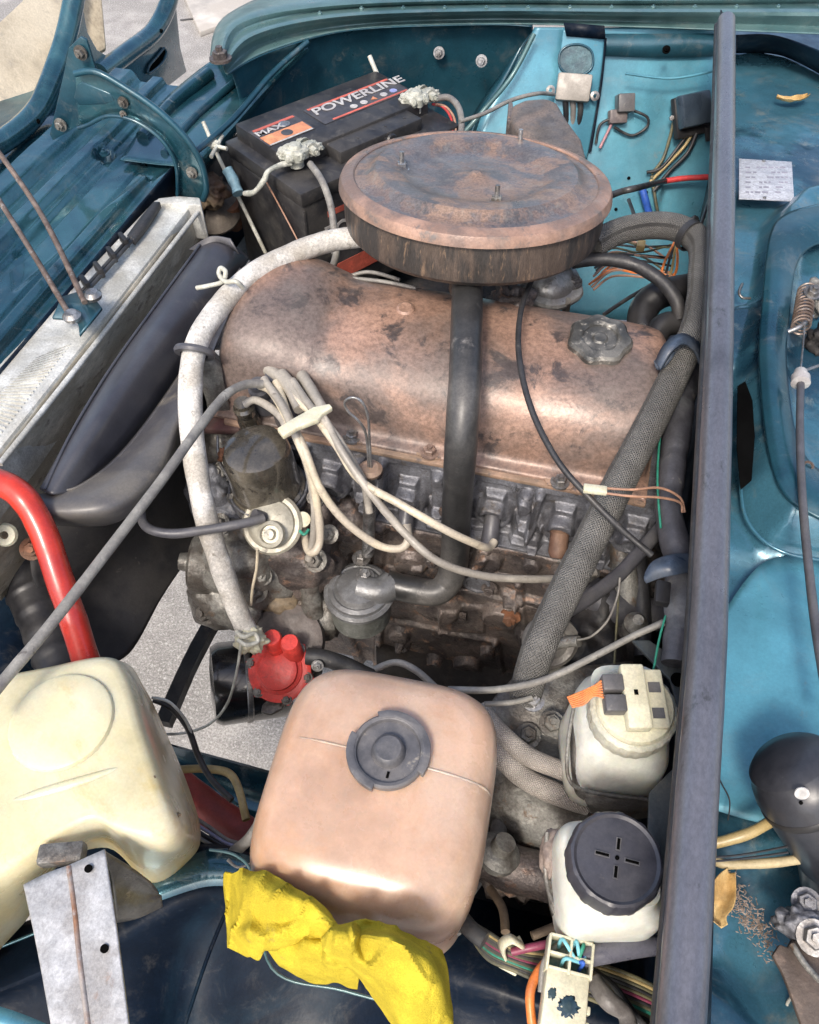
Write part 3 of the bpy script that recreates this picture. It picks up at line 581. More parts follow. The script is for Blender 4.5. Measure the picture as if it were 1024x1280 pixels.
box('handle_catch', bp(.20, -.78, -.002), (.018, .008, .018), blk, bt, RB, bev=.002)
lathe('vent_cap', [(.0085, 0), (.009, .003), (.007, .005)], bp(.20, -.80, .002), blk, bt, axis=-uy + Vector((0, 0, .3)))
for x in (-.48, -.35, -.1, .25, .5): box('cover_rib', bp(x, -.57 if -.14 < x else -.06, .004), (.003, .004, .018), batt, bt, RB, bev=.001)
zt = .0166
def lab(name, x0, x1, y0, y1, m, z=zt): return box(name, bp((x0 + x1) / 2, (y0 + y1) / 2, z), (abs(x1 - x0) * LX / 2, abs(y1 - y0) * LY / 2, .0006), m, bt, RB, bev=0)
lab('label', -.22, .88, .0, .58, lbl_k)
lab('label_stripe', -.18, .86, .52, .57, lbl_r, zt + .0005); lab('label_stripe', -.10, .86, .02, .06, lbl_r, zt + .0005)
lab('label', -.88, -.34, .0, .58, lbl_k); lab('label_panel', -.86, -.36, .04, .30, lbl_o, zt + .0005); lab('label_stripe', -.84, -.36, .50, .56, lbl_r, zt + .0005); lab('label_stripe', -.86, -.36, .005, .035, lbl_w, zt + .0005)
text('brand_lettering', 'POWERLINE', .026, lbl_w, bt, bp(.40, .40, zt + .001), ux, (0, 0, 1), shear=.15, sx=1.12)
text('series_lettering', 'MAX', .017, lbl_w, bt, bp(-.70, .40, zt + .001), ux, (0, 0, 1), sx=1.2)
for i, mm in enumerate((lbl_w, lbl_w, lbl_o, lbl_w, lbl_b)):
    lathe('label_symbol', [(.0055, 0), (.0055, .0005)], bp(.22 + i * .13, .16, zt + .0006), mm, bt, n=14 if i != 2 else 3)
lathe('label_symbol', [(.008, 0), (.008, .0005)], bp(-.60, .17, zt + .0006), lbl_k, bt, n=20); lathe('label_symbol', [(.008, 0), (.008, .0005)], bp(-.52, .42, zt + .0006), steel, bt, n=20)
# side label
def bs(x, z): return cen + ux * x * LX / 2 + uy * (-LY / 2 - .0009) + Vector((0, 0, z))
def slab_l(name, x0, x1, z0, z1, m, off=0): return box(name, bs((x0 + x1) / 2, (z0 + z1) / 2) - uy * off, ((x1 - x0) * LX / 2, .0006, z1 - z0), m, bt, RB, bev=0)
slab_l('side_label', -.72, .6, -.155, -.035, lbl_k); slab_l('side_stripe', -.72, .6, -.052, -.044, lbl_r, .0005); slab_l('side_stripe', -.72, .6, -.108, -.103, lbl_w, .0005); slab_l('side_panel', -.72, .6, -.155, -.128, lbl_r, .0005)
text('side_lettering', 'POWERLINE', .034, lbl_w, bt, bs(-.10, -.078) - uy * .001, ux, -uy, sx=1.0)
for x in (-.98, .0, .98):
    box('case_rib', bp(x, -1.0, -.10), (.004, .003, .14), batt, bt, RB, bev=.001)
tube('scratch_cord', [(330, 222, .872), (352, 262, .83), (372, 300, .80)], 2, wirep, bt, n=5)

# clamps
def clamp(px, py, z, label, name, d=1):
    r = root(name, label, 'battery clamp', P(px, py, z), 'corroded battery clamps'); c = P(px, py, z)
    lathe('post', [(.0095, -.012), (.0095, 0), (.009, .014), (.007, .017)], c, corr, r)
    lathe('collar', [(.010, -.002), (.0155, .0), (.016, .010), (.013, .013), (.010, .013)], c, corr, r, rfn=lambda a, i: 1 + .12 * math.sin(5 * a))
    e = ux * d
    box('clamp_jaw', c + e * .018 + Vector((0, 0, .005)), (.022, .016, .013), corr, r, RB, bev=.003)
    bolt(c + e * .020 + uy * -.008 + Vector((0, 0, .006)), -uy, .006, corr, r, h=.010); bolt(c + e * .020 + uy * .008 + Vector((0, 0, .006)), uy, .006, corr, r, h=.010)
    lump(c + e * -.012 + uy * .008 + Vector((0, 0, .006)), .010, corr, r, 'corrosion_crust', 3, .35, sq=(1, 1, .7))
    for k in range(5):
        a = k * 1.3 + px; lump(c + Vector((math.cos(a) * .013, math.sin(a) * .013, .006 + .003 * math.sin(k * 3))), .0065, corr, r, 'corrosion_crust', k, .25)
    lump(c + e * .03 + Vector((0, 0, .004)), .009, corr, r, 'cable_lug', 9, .4, sq=(1.2, .8, .7)); return r
clamp(370, 196, .887, 'corroded white battery clamp on the near left post', 'battery_clamp')
clamp(520, 128, .887, 'corroded white battery clamp on the far right post', 'battery_clamp')
o = tube('battery_cable', [(388, 205, .885), (402, 225, .885), (413, 255, .87), (418, 290, .85), (420, 320, .83), (408, 345, .80), (390, 342, .78)], 9, ghose, n=10); tag(o, 'grey battery cable dropping down the battery side from the left clamp', 'cable')
o = tube('battery_cable', [(543, 124, .885), (560, 122, .885), (572, 132, .885), (577, 150, .88), (576, 172, .87)], 8, ghose, n=10); tag(o, 'grey battery cable curling off the far right clamp', 'cable')
for i, (dx, mm, lb) in enumerate(((-6, wirer, 'thin red wire beside the far battery clamp'), (-2, wirep, 'thin copper coloured wire beside the far battery clamp'))):
    o = tube('battery_wire', [(546 + dx, 130, .88), (560 + dx, 134, .875), (570 + dx, 148, .87), (572 + dx, 168, .865)], 3, mm); tag(o, lb, 'wire')
o = tube('earth_strap', [(365, 204, .885), (352, 206, .885), (336, 214, .885), (330, 226, .875), (318, 240, .86), (306, 242, .85)], 7, corr, n=8, wob=.25); tag(o, 'corroded pale cable tail running left from the near clamp', 'cable')
o = tube('hold_down_rod', [(254, 152, .90), (275, 200, .86), (300, 250, .81), (332, 316, .74)], 5, wirew, sides=8); tag(o, 'thin pale threaded rod leaning against the battery end', 'rod')
hw = root('wing_nut', 'crusty pale wing nut on the threaded rod beside the battery', 'wing nut', P(270, 184, .875))
for a, b_ in (((258, 180), (284, 186)), ((264, 196), (278, 170))): tube('wing', [(*a, .878), (*b_, .878)], 5, wirew, hw, sides=8)
lump(P(270, 182, .876), .007, wirew, hw, 'hub', 2, .4)
o = tube('tape_wrap', [(284, 212, .85), (292, 226, .84), (298, 242, .83)], 14, mat('pale_blue_tape', (.22, .36, .42), (.12, .22, .27), None, 40., bump=.5), wob=.4, n=8); tag(o, 'ragged pale blue tape wrapped round the threaded rod', 'tape')
o = tube('battery_bolt', [(462, 70, .905), (472, 94, .885)], 6, wirew, sides=8); tag(o, 'short pale bolt sticking up behind the battery', 'bolt')
# clutter between radiator and battery
cl = root('horn', 'rusty orange and brown horn beside the radiator end', 'horn', P(285, 280, .72))
lathe('horn_shell', [(.012, -.02), (.035, -.01), (.042, 0), (.042, .006), (.036, .012), (.016, .018), (.0, .02)], P(266, 260, .76), mat('grey_brown_shell', (.11, .09, .07), (.2, .17, .14), None, 15., bump=.4), cl, axis=(.3, -.5, .8))
lathe('horn_core', [(.01, -.02), (.018, 0), (.014, .03)], P(292, 272, .74), orust, cl, axis=(.1, -.3, 1))
lump(P(262, 240, .80), .022, mat('brown_junk', (.10, .06, .04), (.2, .15, .10), None, 20., bump=.7), cl, 'bracket_lump', 4, .5)
dk = root('lamp_backs', 'brown dusty lamp holder in the dark corner behind the battery', 'lamp holder', P(330, 130, .78))
lump(P(330, 128, .82), .018, grime_s, dk, 'holder', 1, .6); tube('holder_stem', [(300, 150, .80), (330, 130, .82), (352, 140, .80)], 10, grime, dk)
o = surf('corner_bracket', [[(362, 70, .88), (372, 66, .88)], [(366, 95, .85), (376, 92, .85)], [(372, 112, .82), (380, 106, .82)]], grime_s, th=.003); tag(o, 'small dirty metal bracket on the far corner panel', 'bracket')

# ================================================================== AIR CLEANER
AXI = Vector((-.01, .15, 1)).normalized(); RA = .1415
ac = root('air_cleaner', 'round rusty air cleaner housing with worn pan lid over the engine', 'air cleaner', P(594, 260, .90))
ca = P(595, 220, .978)
def on_lid(px, py, off=0):
    d = ray(px, py); o_ = Vector((0, 0, ZC)); return o_ + d * ((ca + AXI * off - o_).dot(AXI) / d.dot(AXI))
lathe('lid', [(.0, .0045), (.004, .0045), (.008, .002), (.02, .0), (.055, .0), (.070, .001), (.078, .006), (.090, .0085), (.104, .0085), (.109, .005), (.113, .0015), (.119, .0), (.126, -.0005), (.127, -.006)], ca, rustlid, ac, AXI, n=96, cap=False,)
lathe('lid_rim', [(.1255, -.006), (.126, .0004), (.1275, .0016), (.132, .0012), (.1395, -.002), (RA, -.006), (RA + .001, -.012), (.138, -.014), (.10, -.014)], ca, mat('bare_copper_rim', (.36, .225, .165), (.20, .14, .115), (.15, .13, .12), s=14, s3=40, t3=(.52, .66), rough=.42, metal=.15, bump=.3, dust=.25), ac, AXI, n=96, cap=False)
lathe('side_wall', [(.137, -.013), (.1375, -.02), (.137, -.040), (.135, -.050), (.129, -.056), (.118, -.060), (.05, -.062), (0.001, -.062)], ca, rustside, ac, AXI, n=96, cap=False)
for q in ((502, 213), (649, 184), (620, 256)):
    c = on_lid(*q); bolt(c + AXI * .0005, AXI, .0055, steel if q[0] < 600 else grime_s, ac, 'lid_nut', h=.008)
    lathe('stud', [(.0025, 0), (.0025, .015)], c + AXI * .004, steel, ac, AXI, n=10)
for i, a in enumerate([k * .35 for k in range(18)]):
    pass
# snorkel
sgb = mat('sooty_grey_brown', (.10, .088, .08), (.17, .13, .105), (.07, .062, .058), s=20, s3=50, rough=.55, bump=.4, grain=.3)
prism('snorkel', [P(x, y, .952) for x, y in ((637, 146), (640, 130), (656, 123), (684, 121), (698, 127), (708, 145), (728, 172), (735, 200), (690, 196), (655, 172))], .040, sgb, ac, bev=.007, seg=3)
prism('snorkel_flange', [P(x, y, .949) for x, y in ((634, 150), (636, 126), (641, 126), (644, 152))], .034, grime, ac, bev=.002)
lump(P(583, 340, .925), .020, rustside, ac, 'outlet_boss', 2, .25, sq=(1.5, .7, .6))
tube('snorkel_bracket', [(650, 332, .92), (640, 350, .90)], 16, grime, ac)

# breather: tube + separator
XV = P(583, 345, .925)
o = tube('breather_pipe', [XV, P(584, 362, .924), P(583, 420, .918), P(581, 480, .905), P(578, 530, .885), P(575, 575, .85), P(571, 640, .77), P(568, 700, .695), P(560, 728, .668), P(545, 740, .66), P(520, 738, .658), P(484, 730, .660)], 40, mat('oily_black_hose', (.03, .03, .03), (.10, .095, .088), (.16,.15,.14), s=9, t=(.45, .65), s3=30, t3=(.6,.72), rough=.42, rv=.12, bump=.15, coat=.15, crough=.3, grain=.25), r=.0155, sides=20, n=10, wob=.02)
tag(o, 'thick oily black pipe dropping straight from the air cleaner to the separator', 'pipe')
o = lathe('pipe_end_collar', [(.0165, 0), (.0175, .003), (.0165, .014)], XV + Vector((0, 0, -.018)), rustside, axis=(0, 0, 1), n=24); tag(o, 'brown metal collar where the black pipe meets the air cleaner', 'collar')
sp = root('oil_separator', 'grey metal oil separator can with domed lid beside the block', 'oil separator', P(450, 790, .60)); cs = P(449, 738, .655)
lathe('can', [(.012, -.058), (.028, -.056), (.035, -.048), (.036, -.02), (.036, -.008)], cs, mat('spotted_grey_can', (.16, .17, .155), (.09, .095, .085), (.24, .24, .22), s=30, s3=120, t3=(.56, .66), rough=.5, bump=.5), sp, n=48)
lathe('lid', [(.036, -.009), (.0395, -.008), (.040, -.003), (.037, .0), (.0355, .0), (.0345, .004), (.030, .006), (.028, .005), (.024, .010), (.012, .013), (.001, .013)], cs, mat('grey_cast_lid', (.21, .215, .22), (.15, .15, .15), (.28, .26, .22), s=30, s3=80, t3=(.62, .75), rough=.4, rv=.1, metal=.4, bump=.3), sp, n=48)
tube('outlet', [cs + Vector((0, 0, .004)), cs + Vector((.022, .001, .004)), P(490, 731, .659)], 40, MATS['grey_cast_lid'], sp, r=.0165, sides=20)
bolt(cs + Vector((.004, .012, .012)), (0, 0, 1), .007, steel, sp, 'lid_nut')

# ================================================================== ENGINE
en = root('engine', 'grimy car engine with long rust-coloured valve cover and grey cylinder head', 'engine', (-.12, .6, .35))
def sect(x, k, lift=0):
    zb = .80; prof = [(.540, .800), (.540, .806), (.551, .812), (.556, .835), (.568, .861), (.592, .879), (.625, .888), (.665, .890), (.700, .885), (.728, .868), (.742, .838), (.748, .812), (.758, .806), (.758, .800)]
    cy_, cz = .65, .80; out = []
    for i, (y, z) in enumerate(prof):
        kk = 1 if i in (0, 1, 12, 13) else k
        out.append(Vector((x, cy_ + (y - cy_) * (kk if k < 1 else k), cz + (z - cz) * kk + (lift * sst((z - .80) / .07)))))
    return out
secs = [(-.362, .55, 0), (-.360, .80, .004), (-.354, .93, .010), (-.343, 1.0, .014), (-.32, 1.01, .016), (-.29, 1.0, .014), (-.262, .99, .006), (-.235, .985, 0), (-.15, .985, 0), (-.05, .985, 0), (.04, .985, 0), (.078, .98, -.002), (.090, .93, -.004), (.096, .80, -.004), (.099, .5, -.004)]
rows = [smoothpath(sect(*s), 5) for s in secs]
n_ = len(rows[0]); cols = [smoothpath([rows[j][i] for j in range(len(rows))], 6) for i in range(n_)]
vs = [p for c in cols for p in c]; mlen = len(cols[0])
vs = [p + Vector((0, -.3, 1)) * .0006 * noise.fractal(p * 25, .8, 2, 4) for p in vs]
fs = [(i * mlen + j, (i + 1) * mlen + j, (i + 1) * mlen + j + 1, i * mlen + j + 1) for i in range(n_ - 1) for j in range(mlen - 1)]
fs += [tuple(i * mlen for i in range(n_)), tuple(i * mlen + mlen - 1 for i in range(n_))[::-1]]
obj('valve_cover', vs, fs, rust, en, sharp=55)
prism('cover_flange', [(-.345, .533, .8035), (.10, .533, .8035), (.104, .76, .8035), (-.36, .76, .8035), (-.372, .60, .8035)], .006, mat('flange_rust', (.36, .24, .17), (.24, .17, .12), (.12, .10, .09), s=20, s3=60, rough=.5, metal=.2, bump=.4), en, bev=.002)
for q in ((537, 566), (700, 603), (440, 547)):
    c = P(*q, .806); bolt(c, (0, 0, 1), .0065, steel if q[0] != 537 else rust, en, 'cover_nut'); 
    prism('nut_plate', [c + Vector((a, b_, .0005)) for a, b_ in ((-.022, .012), (.022, .012), (.012, -.006), (-.012, -.006))], .002, MATS['flange_rust'], en, bev=.0008)
lathe('cover_dimple', [(.0095, -.004), (.0095, .0008), (.007, .0022), (.003, .0012), (.0005, .0012)], P(507, 386, .889), rust, en, axis=(0, -.15, 1), n=28)
# filler cap
fc = sub('filler_cap', en, P(750, 430, .885)); cf_ = P(750, 424, .895); fx = Vector((0, -.12, 1))
lathe('cap_body', [(.021, -.014), (.0265, -.013), (.031, -.008), (.031, .001), (.0285, .004), (.020, .005), (.017, .003), (.0165, .0015), (.008, .0015), (.006, .003), (.001, .003)], cf_, capg if False else mat('worn_black_cap', (.07, .07, .066), (.17, .165, .15), (.36, .34, .30), s=25, s3=110, t3=(.54, .66), rough=.4, rv=.1, metal=.3, bump=.5), fc, fx, n=96, rfn=lambda a, i: 1 + (.055 * math.cos(7 * a) if i < 6 else 0))
lathe('cap_seal', [(.024, -.02), (.026, -.018), (.026, -.013)], cf_, rub, fc, fx)

# head: relief wall, near side
YH = .537
def hq(px, py): return PY(px, py, YH)
HQ = [hq(395, 535), hq(845, 640), hq(835, 720), hq(385, 625)]
hf = []
zt_ = .797
for i, (x, y) in enumerate(((365, 585), (508, 618), (622, 640), (700, 650), (455, 610), (565, 640))):
    pass
TLh, BRh = Vector((-.335, YH, .798)), Vector((.115, YH, .712))
PLG = [hq(418, 600), hq(512, 618), hq(618, 634), hq(702, 652), hq(790, 668)]
for p in PLG:           # plug wells and the bosses between them
    x, z = p.x, p.z
    hf += [disc((x, YH, z), .021, .013, .25), disc((x, YH, z), .0125, -.015, .25), slab([(x - .010, YH, z + .030), (x + .010, YH, z + .030), (x + .014, YH, z), (x - .014, YH, z)], .010, .002), ridge((x - .027, YH, .792), (x - .030, YH, .742), .005, .012), ridge((x + .032, YH, .785), (x + .036, YH, .745), .009, .014),
           slab([(x + .024, YH, z + .004), (x + .052, YH, z + .002), (x + .056, YH, z - .034), (x + .022, YH, z - .034)], .012, .003), disc((x - .042, YH, .778), .009, .007, .2), disc((x + .048, YH, .726), .008, .010, .2)]
hf += [ridge((-.34, YH, .795), (.12, YH, .795), .006, .004), ridge((-.34, YH, .717), (.12, YH, .717), .005, .010)]
relief('cylinder_head', [(-.335, YH, .799), (.115, YH, .799), (.115, YH, .712), (-.335, YH, .712)], alu, hf, en, nx=420, ny=90, rough=(.0012, 30))
YB = .520
bf = []
for a, b_, wd, h in (((-.335, .705), (.12, .705), .006, .008), ((-.30, .60), (.10, .60), .006, .004), ((-.02, .62), (.05, .615), .006, .010), ((.05, .615), (.055, .55), .006, .010), ((-.17, .70), (-.18, .50), .008, .008), ((-.05, .70), (-.06, .66), .008, .006)):
    bf.append(ridge((a[0], YB, a[1]), (b_[0], YB, b_[1]), wd, h))
for x, z, r, h in ((-.135, .64, .020, .010), (-.045, .68, .016, .012), (.03, .655, .012, .008), (-.24, .67, .026, .02), (.07, .68, .014, .012), (-.02, .57, .022, .015), (-.10, .56, .03, .012), (.06, .59, .018, .02), (-.16, .60, .02, .02)): bf.append(disc((x, YB, z), r, h))
pl = [PY(a, b_, YB) for a, b_ in ((552, 752), (608, 756), (606, 790), (550, 786))]; bf.append(slab(pl, .004, .002))
for q, r in (((500, 790), .014), ((640, 745), .010), ((585, 830), .02), ((540, 850), .02), ((700, 760), .022)): bf.append(disc(PY(*q, YB), r, .012))
for q1, q2, wd, h in (((470, 770), (620, 800), .004, .006), ((620, 800), (632, 860), .004, .006), ((520, 700), (650, 722), .004, .007), ((555, 752), (550, 786), .002, .002), ((650, 722), (660, 850), .005, .006), ((480, 720), (470, 850), .006, .008), ((690, 730), (800, 760), .005, .008), ((400, 720), (470, 860), .008, .010)):
    bf.append(ridge(PY(*q1, YB), PY(*q2, YB), wd, h))
for q, r, h in (((505, 800), .010, .014), ((545, 822), .012, .016), ((505, 800), .006, -.008), ((610, 812), .009, .012), ((655, 790), .011, .010), ((590, 700), .013, .007), ((665, 705), .010, .009), ((720, 700), .012, .010), ((450, 700), .014, .012)): bf.append(disc(PY(*q, YB), r, h, .2))
relief('engine_block', [(-.345, YB, .711), (.145, YB, .711), (.145, YB, .36), (-.345, YB, .36)], grime, bf, en, nx=330, ny=230, rough=(.0022, 20))
prism('head_deck', [(-.345, YB - .006, .7135), (.118, YB - .006, .7135), (.118, .75, .7135), (-.345, .75, .7135)], .004, alu, en, bev=.001)
prism('head_core', [(-.34, .545, .798), (.113, .545, .798), (.113, .75, .798), (-.34, .75, .798)], .085, alu, en, bev=.001)
prism('block_core', [(-.345, .53, .70), (.143, .53, .70), (.143, .76, .70), (-.345, .76, .70)], .36, void, en, bev=.001)
for q in ((638, 770),): 
    c = PY(*q, YB - .012); bolt(c, (0, -1, .1), .0085, orust, en, 'block_bolt')
for q in ((540, 700), (612, 735), (520, 835), (600, 850), (468, 590), (700, 712), (560, 640)): bolt(PY(*q, YB - .012), (0, -1, .1), .0065, grime, en, 'block_bolt')
lathe('freeze_plug', [(.016, 0), (.016, .004), (.013, .005), (.012, .002), (.001, .002)], PY(597, 728, YB - .010), alu, en, axis=(0, -1, 0))
# raised casting digits on the block badge and head
text('casting_mark', 'DS', .022, grime, en, PY(570, 770, YB - .012) , (1, 0, 0), (0, -1, 0), ext=.002)
text('casting_number', '3773', .014, alu, en, (-.02, YH - .004, .789), (1, 0, 0), (0, -1, 0), ext=.0015)
# spark plugs
for q_, s in ((PLG[1], 1), (PLG[2], 1), (PLG[3], 0)):
    c = q_ + Vector((0, -.004, 0)); ax = Vector((.08, -.80, -.58)).normalized()
    if s:
        lathe('plug_boot', [(.0085, .0), (.0095, .004), (.0085, .006), (.009, .022), (.0095, .036), (.0075, .040)], c, rubg, en, ax, n=20)
        lathe('plug_hex', [(.012, -.006), (.012, .003), (.010, .005)], c, steel, en, ax, n=6)
    else:
        lathe('plug_boot', [(.012, .0), (.013, .006), (.010, .010), (.010, .030), (.007, .036)], c, mat('brown_sensor', (.12, .065, .045), (.2, .12, .08), None, 30., bump=.3), en, ax, n=20)
# timing side / distributor base / pump castings (left end of engine)
XT = [(265, 500), (400, 530)]
for i, (q, z, r, sq, m) in enumerate((((290, 560), .74, .045, (1, .9, 1.2), grime_s), ((268, 620), .72, .035, (.8, .8, 1.2), alu), ((310, 700), .66, .06, (1, .8, 1), grime_s), ((370, 700), .66, .055, (1, .7, 1), grime), ((290, 745), .62, .05, (1, .8, .8), grime_s),
                                     ((385, 640), .72, .035, (1, .7, 1.2), grime), ((380, 760), .60, .05, (1.1, .8, .7), grime_s), ((300, 640), .70, .04, (1, .8, 1), alu), ((430, 650), .70, .03, (1, .8, 1), grime), ((352, 745), .625, .03, (1, .8, .8), mat('ochre_grime', (.22, .17, .11), (.10, .08, .06), (.35, .28, .18), s=30, s3=80, t3=(.6, .7), rough=.6, bump=.7)))):
    lump(P(*q, z), r, m, en, 'timing_casting', i, .22, 34, sq)
for q, z, r in (((278, 590), .75, .008), ((262, 598), .72, .009), ((256, 706), .66, .010), ((322, 738), .66, .009), ((400, 625), .75, .008), ((276, 655), .73, .008), ((395, 700), .70, .009), ((330, 720), .68, .007), ((258, 765), .62, .010), ((412, 668), .74, .007), ((300, 610), .76, .006)):
    bolt(P(*q, z), (-.1, -.6, .7), r, grime_s, en, 'casting_bolt')
lathe('pulley_nose', [(.03, -.02), (.036, -.01), (.036, .012), (.03, .016), (.012, .016), (.010, .03), (.001, .03)], P(258, 705, .66), grime_s, en, axis=(-1, -.2, .1))
lathe('pump_flange', [(.04, -.01), (.042, .0), (.042, .012), (.034, .016), (.02, .016)], P(362, 800, .60), mat('dark_cast', (.07, .06, .055), (.12, .10, .09), None, 20., bump=.5), en, axis=(0, -.5, .8))
tube('drive_shaft_tube', [(390, 640, .74), (384, 700, .68), (392, 770, .62)], 26, grime_s, en, wob=.2)
surf('front_cover_plate', [[(275, 490, .77), (262, 540, .77), (262, 600, .74)], [(300, 480, .77), (300, 540, .76), (300, 600, .74)], [(270, 560, .70), (262, 640, .68), (258, 740, .62)]], alu, en, nv=4)

# dipstick
dp = root('dipstick', 'wire loop dipstick standing in its tube beside the spark plugs', 'dipstick', P(460, 690, .68))
pe = PY(463, 588, .49)
tube('guide_tube', [PY(463, 592, .49), PY(462, 640, .49), PY(460, 692, .488)], 20, steel, dp, r=.0068, sides=16)
lathe('tube_collar', [(.007, 0), (.011, .002), (.012, .006), (.008, .009)], pe + Vector((0, 0, -.004)), MATS['flange_rust'], dp)
tube('wire_loop', [PY(461, 585, .49), PY(458, 545, .49), PY(450, 528, .488), PY(436, 515, .487), PY(431, 503, .487), PY(440, 497, .488), PY(452, 502, .489), PY(460, 520, .49), PY(462, 550, .49), PY(464, 585, .49)], 3.6, steel, dp, sides=8, n=8, wob=0)
bolt(P(452, 698, .672), (0, 0, 1), .007, steel, dp, 'tube_nut')
tube('tube_bracket', [PY(458, 692, .48), PY(466, 684, .48)], 6, steel, dp)

# ================================================================== DISTRIBUTOR
di = root('distributor', 'smoky brown distributor cap above a cream vacuum disc at the engine front', 'distributor', P(335, 600, .72))
DA = Vector((-.05, -.05, 1)).normalized(); cd = P(336, 612, .765)
lathe('bowl', [(.02, -.05), (.032, -.035), (.040, -.014), (.042, -.004), (.040, .0)], cd, alu, di, DA, n=48)
lathe('cap', [(.039, .0), (.0395, .006), (.0365, .008), (.0355, .040), (.0345, .058), (.031, .067), (.022, .071), (.001, .072)], cd, smoke, di, DA, n=48, rfn=lambda a, i: 1 + (.025 * max(0, math.cos(4 * a + .4)) ** 3 if 2 < i < 6 else 0))
tube('cap_rim', [cd + Vector((math.cos(a) * .0405, math.sin(a) * .0405, .004)) for a in [k * math.pi / 10 for k in range(21)]], 3, alu, di, r=.0016, sides=8, n=3)
towers = []
for (px, py, zz) in ((306, 512, .83), (325, 488, .845), (352, 505, .835), (372, 480, .84), (345, 478, .85)):
    c = P(px, py, zz); towers.append(c)
    lathe('tower', [(.0125, -.028), (.012, -.012), (.0105, -.006), (.0115, -.004), (.0115, .004), (.009, .007), (.0085, .012)], c, smoke if px < 320 else rubg, di, DA + Vector((0, -.1, 0)), n=24)
prism('clamp_strap', [P(250, 518, .80), P(300, 520, .80), P(300, 538, .80), P(252, 536, .80)], .008, mat('maroon_strap', (.13, .06, .055), (.08, .05, .045), None, 30., bump=.3), di, bev=.002)
vd = Vector((0.0, -.62, .8)).normalized(); cv = P(340, 655, .765)
lathe('vacuum_disc', [(.012, -.018), (.027, -.014), (.0315, -.004), (.032, .0), (.0295, .003), (.0255, .003), (.0245, .006), (.016, .012), (.001, .013)], cv, mat('cream_metal_disc', (.38, .36, .29), (.29, .27, .215), (.13, .115, .09), s=25, s3=60, t3=(.6, .7), rough=.42, rv=.1, metal=.2, bump=.3), di, vd, n=48)
lathe('disc_hub', [(.014, .0), (.0135, .006), (.010, .008), (.009, .004), (.006, .004), (.005, .010), (.001, .011)], P(340, 668, .772), MATS['cream_metal_disc'], di, vd, n=28)
lathe('vacuum_spigot', [(.007, 0), (.007, .012)], P(330, 648, .776), rubg, di, axis=(-.5, -.3, .5), n=16)
lathe('ignition_stud', [(.008, 0), (.009, .004), (.008, .012), (.002, .013)], P(378, 650, .76), wcap, di, axis=(.3, -.5, .8), n=20)
tube('green_tag', [(372, 660, .765), (380, 668, .765), (386, 662, .765)], 4, wireg, di)
for k in range(3): bolt(P(292 + k * 50, 622 + (k % 2) * 12, .765), vd, .005, grime_s, di)
tube('cap_clip', [(272, 545, .79), (274, 575, .78), (290, 605, .765)], 4, steel, di); lump(P(283, 570, .79), .008, orust, di, 'clip_rust', 2, .5)

# ignition leads, clip plate
leads = [
 ('grey ignition lead squeezed between two cream ones below the clip', [(366, 476, .868), (388, 508, .872), (408, 530, .868), (425, 552, .858), (448, 590, .835), (456, 606, .82), (462, 640, .79)], lead_g),
 ('second short cream lead doubling the loop beside the distributor', [(330, 474, .866), (352, 506, .868), (366, 536, .862), (384, 580, .835), (393, 630, .795), (392, 670, .76), (386, 700, .735)], lead_g),
 ('cream ignition lead running to the second spark plug past the dipstick', [(345, 478, .862), (352, 495, .862), (364, 528, .858), (380, 560, .85), (400, 610, .82), (430, 650, .79), (470, 680, .765), (498, 686, .76), (510, 676, .765), (509, 655, .775)], lead),
 ('cream ignition lead running past the black pipe to the third spark plug', [(352, 478, .862), (372, 500, .866), (395, 522, .868), (420, 556, .86), (450, 600, .84), (500, 630, .835), (560, 664, .815), (600, 682, .79), (612, 684, .775), (618, 677, .772)], lead),
 ('long cream ignition lead crossing the block to behind the braided hose', [(360, 478, .862), (382, 505, .868), (403, 520, .87), (425, 560, .86), (455, 605, .84), (500, 660, .81), (545, 700, .79), (600, 719, .77), (660, 724, .755), (715, 722, .745), (745, 715, .745)], lead_g),
 ('short cream ignition lead looping down beside the distributor cap', [(325, 482, .858), (340, 490, .862), (358, 520, .862), (372, 550, .855), (388, 590, .83), (398, 640, .79), (400, 675, .76), (393, 690, .75), (384, 685, .745), (378, 650, .75)], lead),
 ('pale ignition lead arching off the left cap tower into the clip', [(306, 506, .848), (318, 500, .853), (336, 508, .855), (352, 522, .858), (358, 534, .856)], lead_g)]
for lb, pts, m in leads:
    o = tube('ignition_lead', pts, 10.5, m, n=10, wob=.06, sides=12); tag(o, lb, 'ignition lead', 'ignition leads')
for i, (lb, pts) in enumerate((('grey rubber lead boot sloping down nearest the valve cover', [(378, 470, .86), (392, 492, .868), (404, 512, .872)]), ('grey rubber lead boot lying middle of the bundle', [(352, 468, .862), (372, 492, .866), (390, 514, .868)]), ('grey rubber lead boot lowest of the bundle', [(336, 462, .86), (358, 480, .863), (374, 512, .864)]))):
    o = tube('lead_boot', pts, 15, lead_g, n=8, wob=.12, rf=lambda L, t: 1.15 - .3 * t); tag(o, lb, 'boot', 'boots on the ignition leads')
o = prism('lead_clip', [P(a, b_, .878) for a, b_ in ((346, 535), (360, 526), (392, 508), (412, 504), (416, 509), (404, 516), (398, 524), (372, 534), (354, 545))], .006, wcap, bev=.0015); tag(o, 'white plastic comb clip holding the ignition leads together', 'clip')
o = tube('grey_supply_hose', [(-40, 905, .90), (0, 856, .90), (60, 785, .90), (130, 695, .90), (200, 603, .90), (245, 540, .895), (280, 496, .885), (306, 481, .875), (330, 480, .865)], 13, ghose, n=10, sides=16); tag(o, 'long grey cable sweeping from the lower left up to the distributor', 'cable')
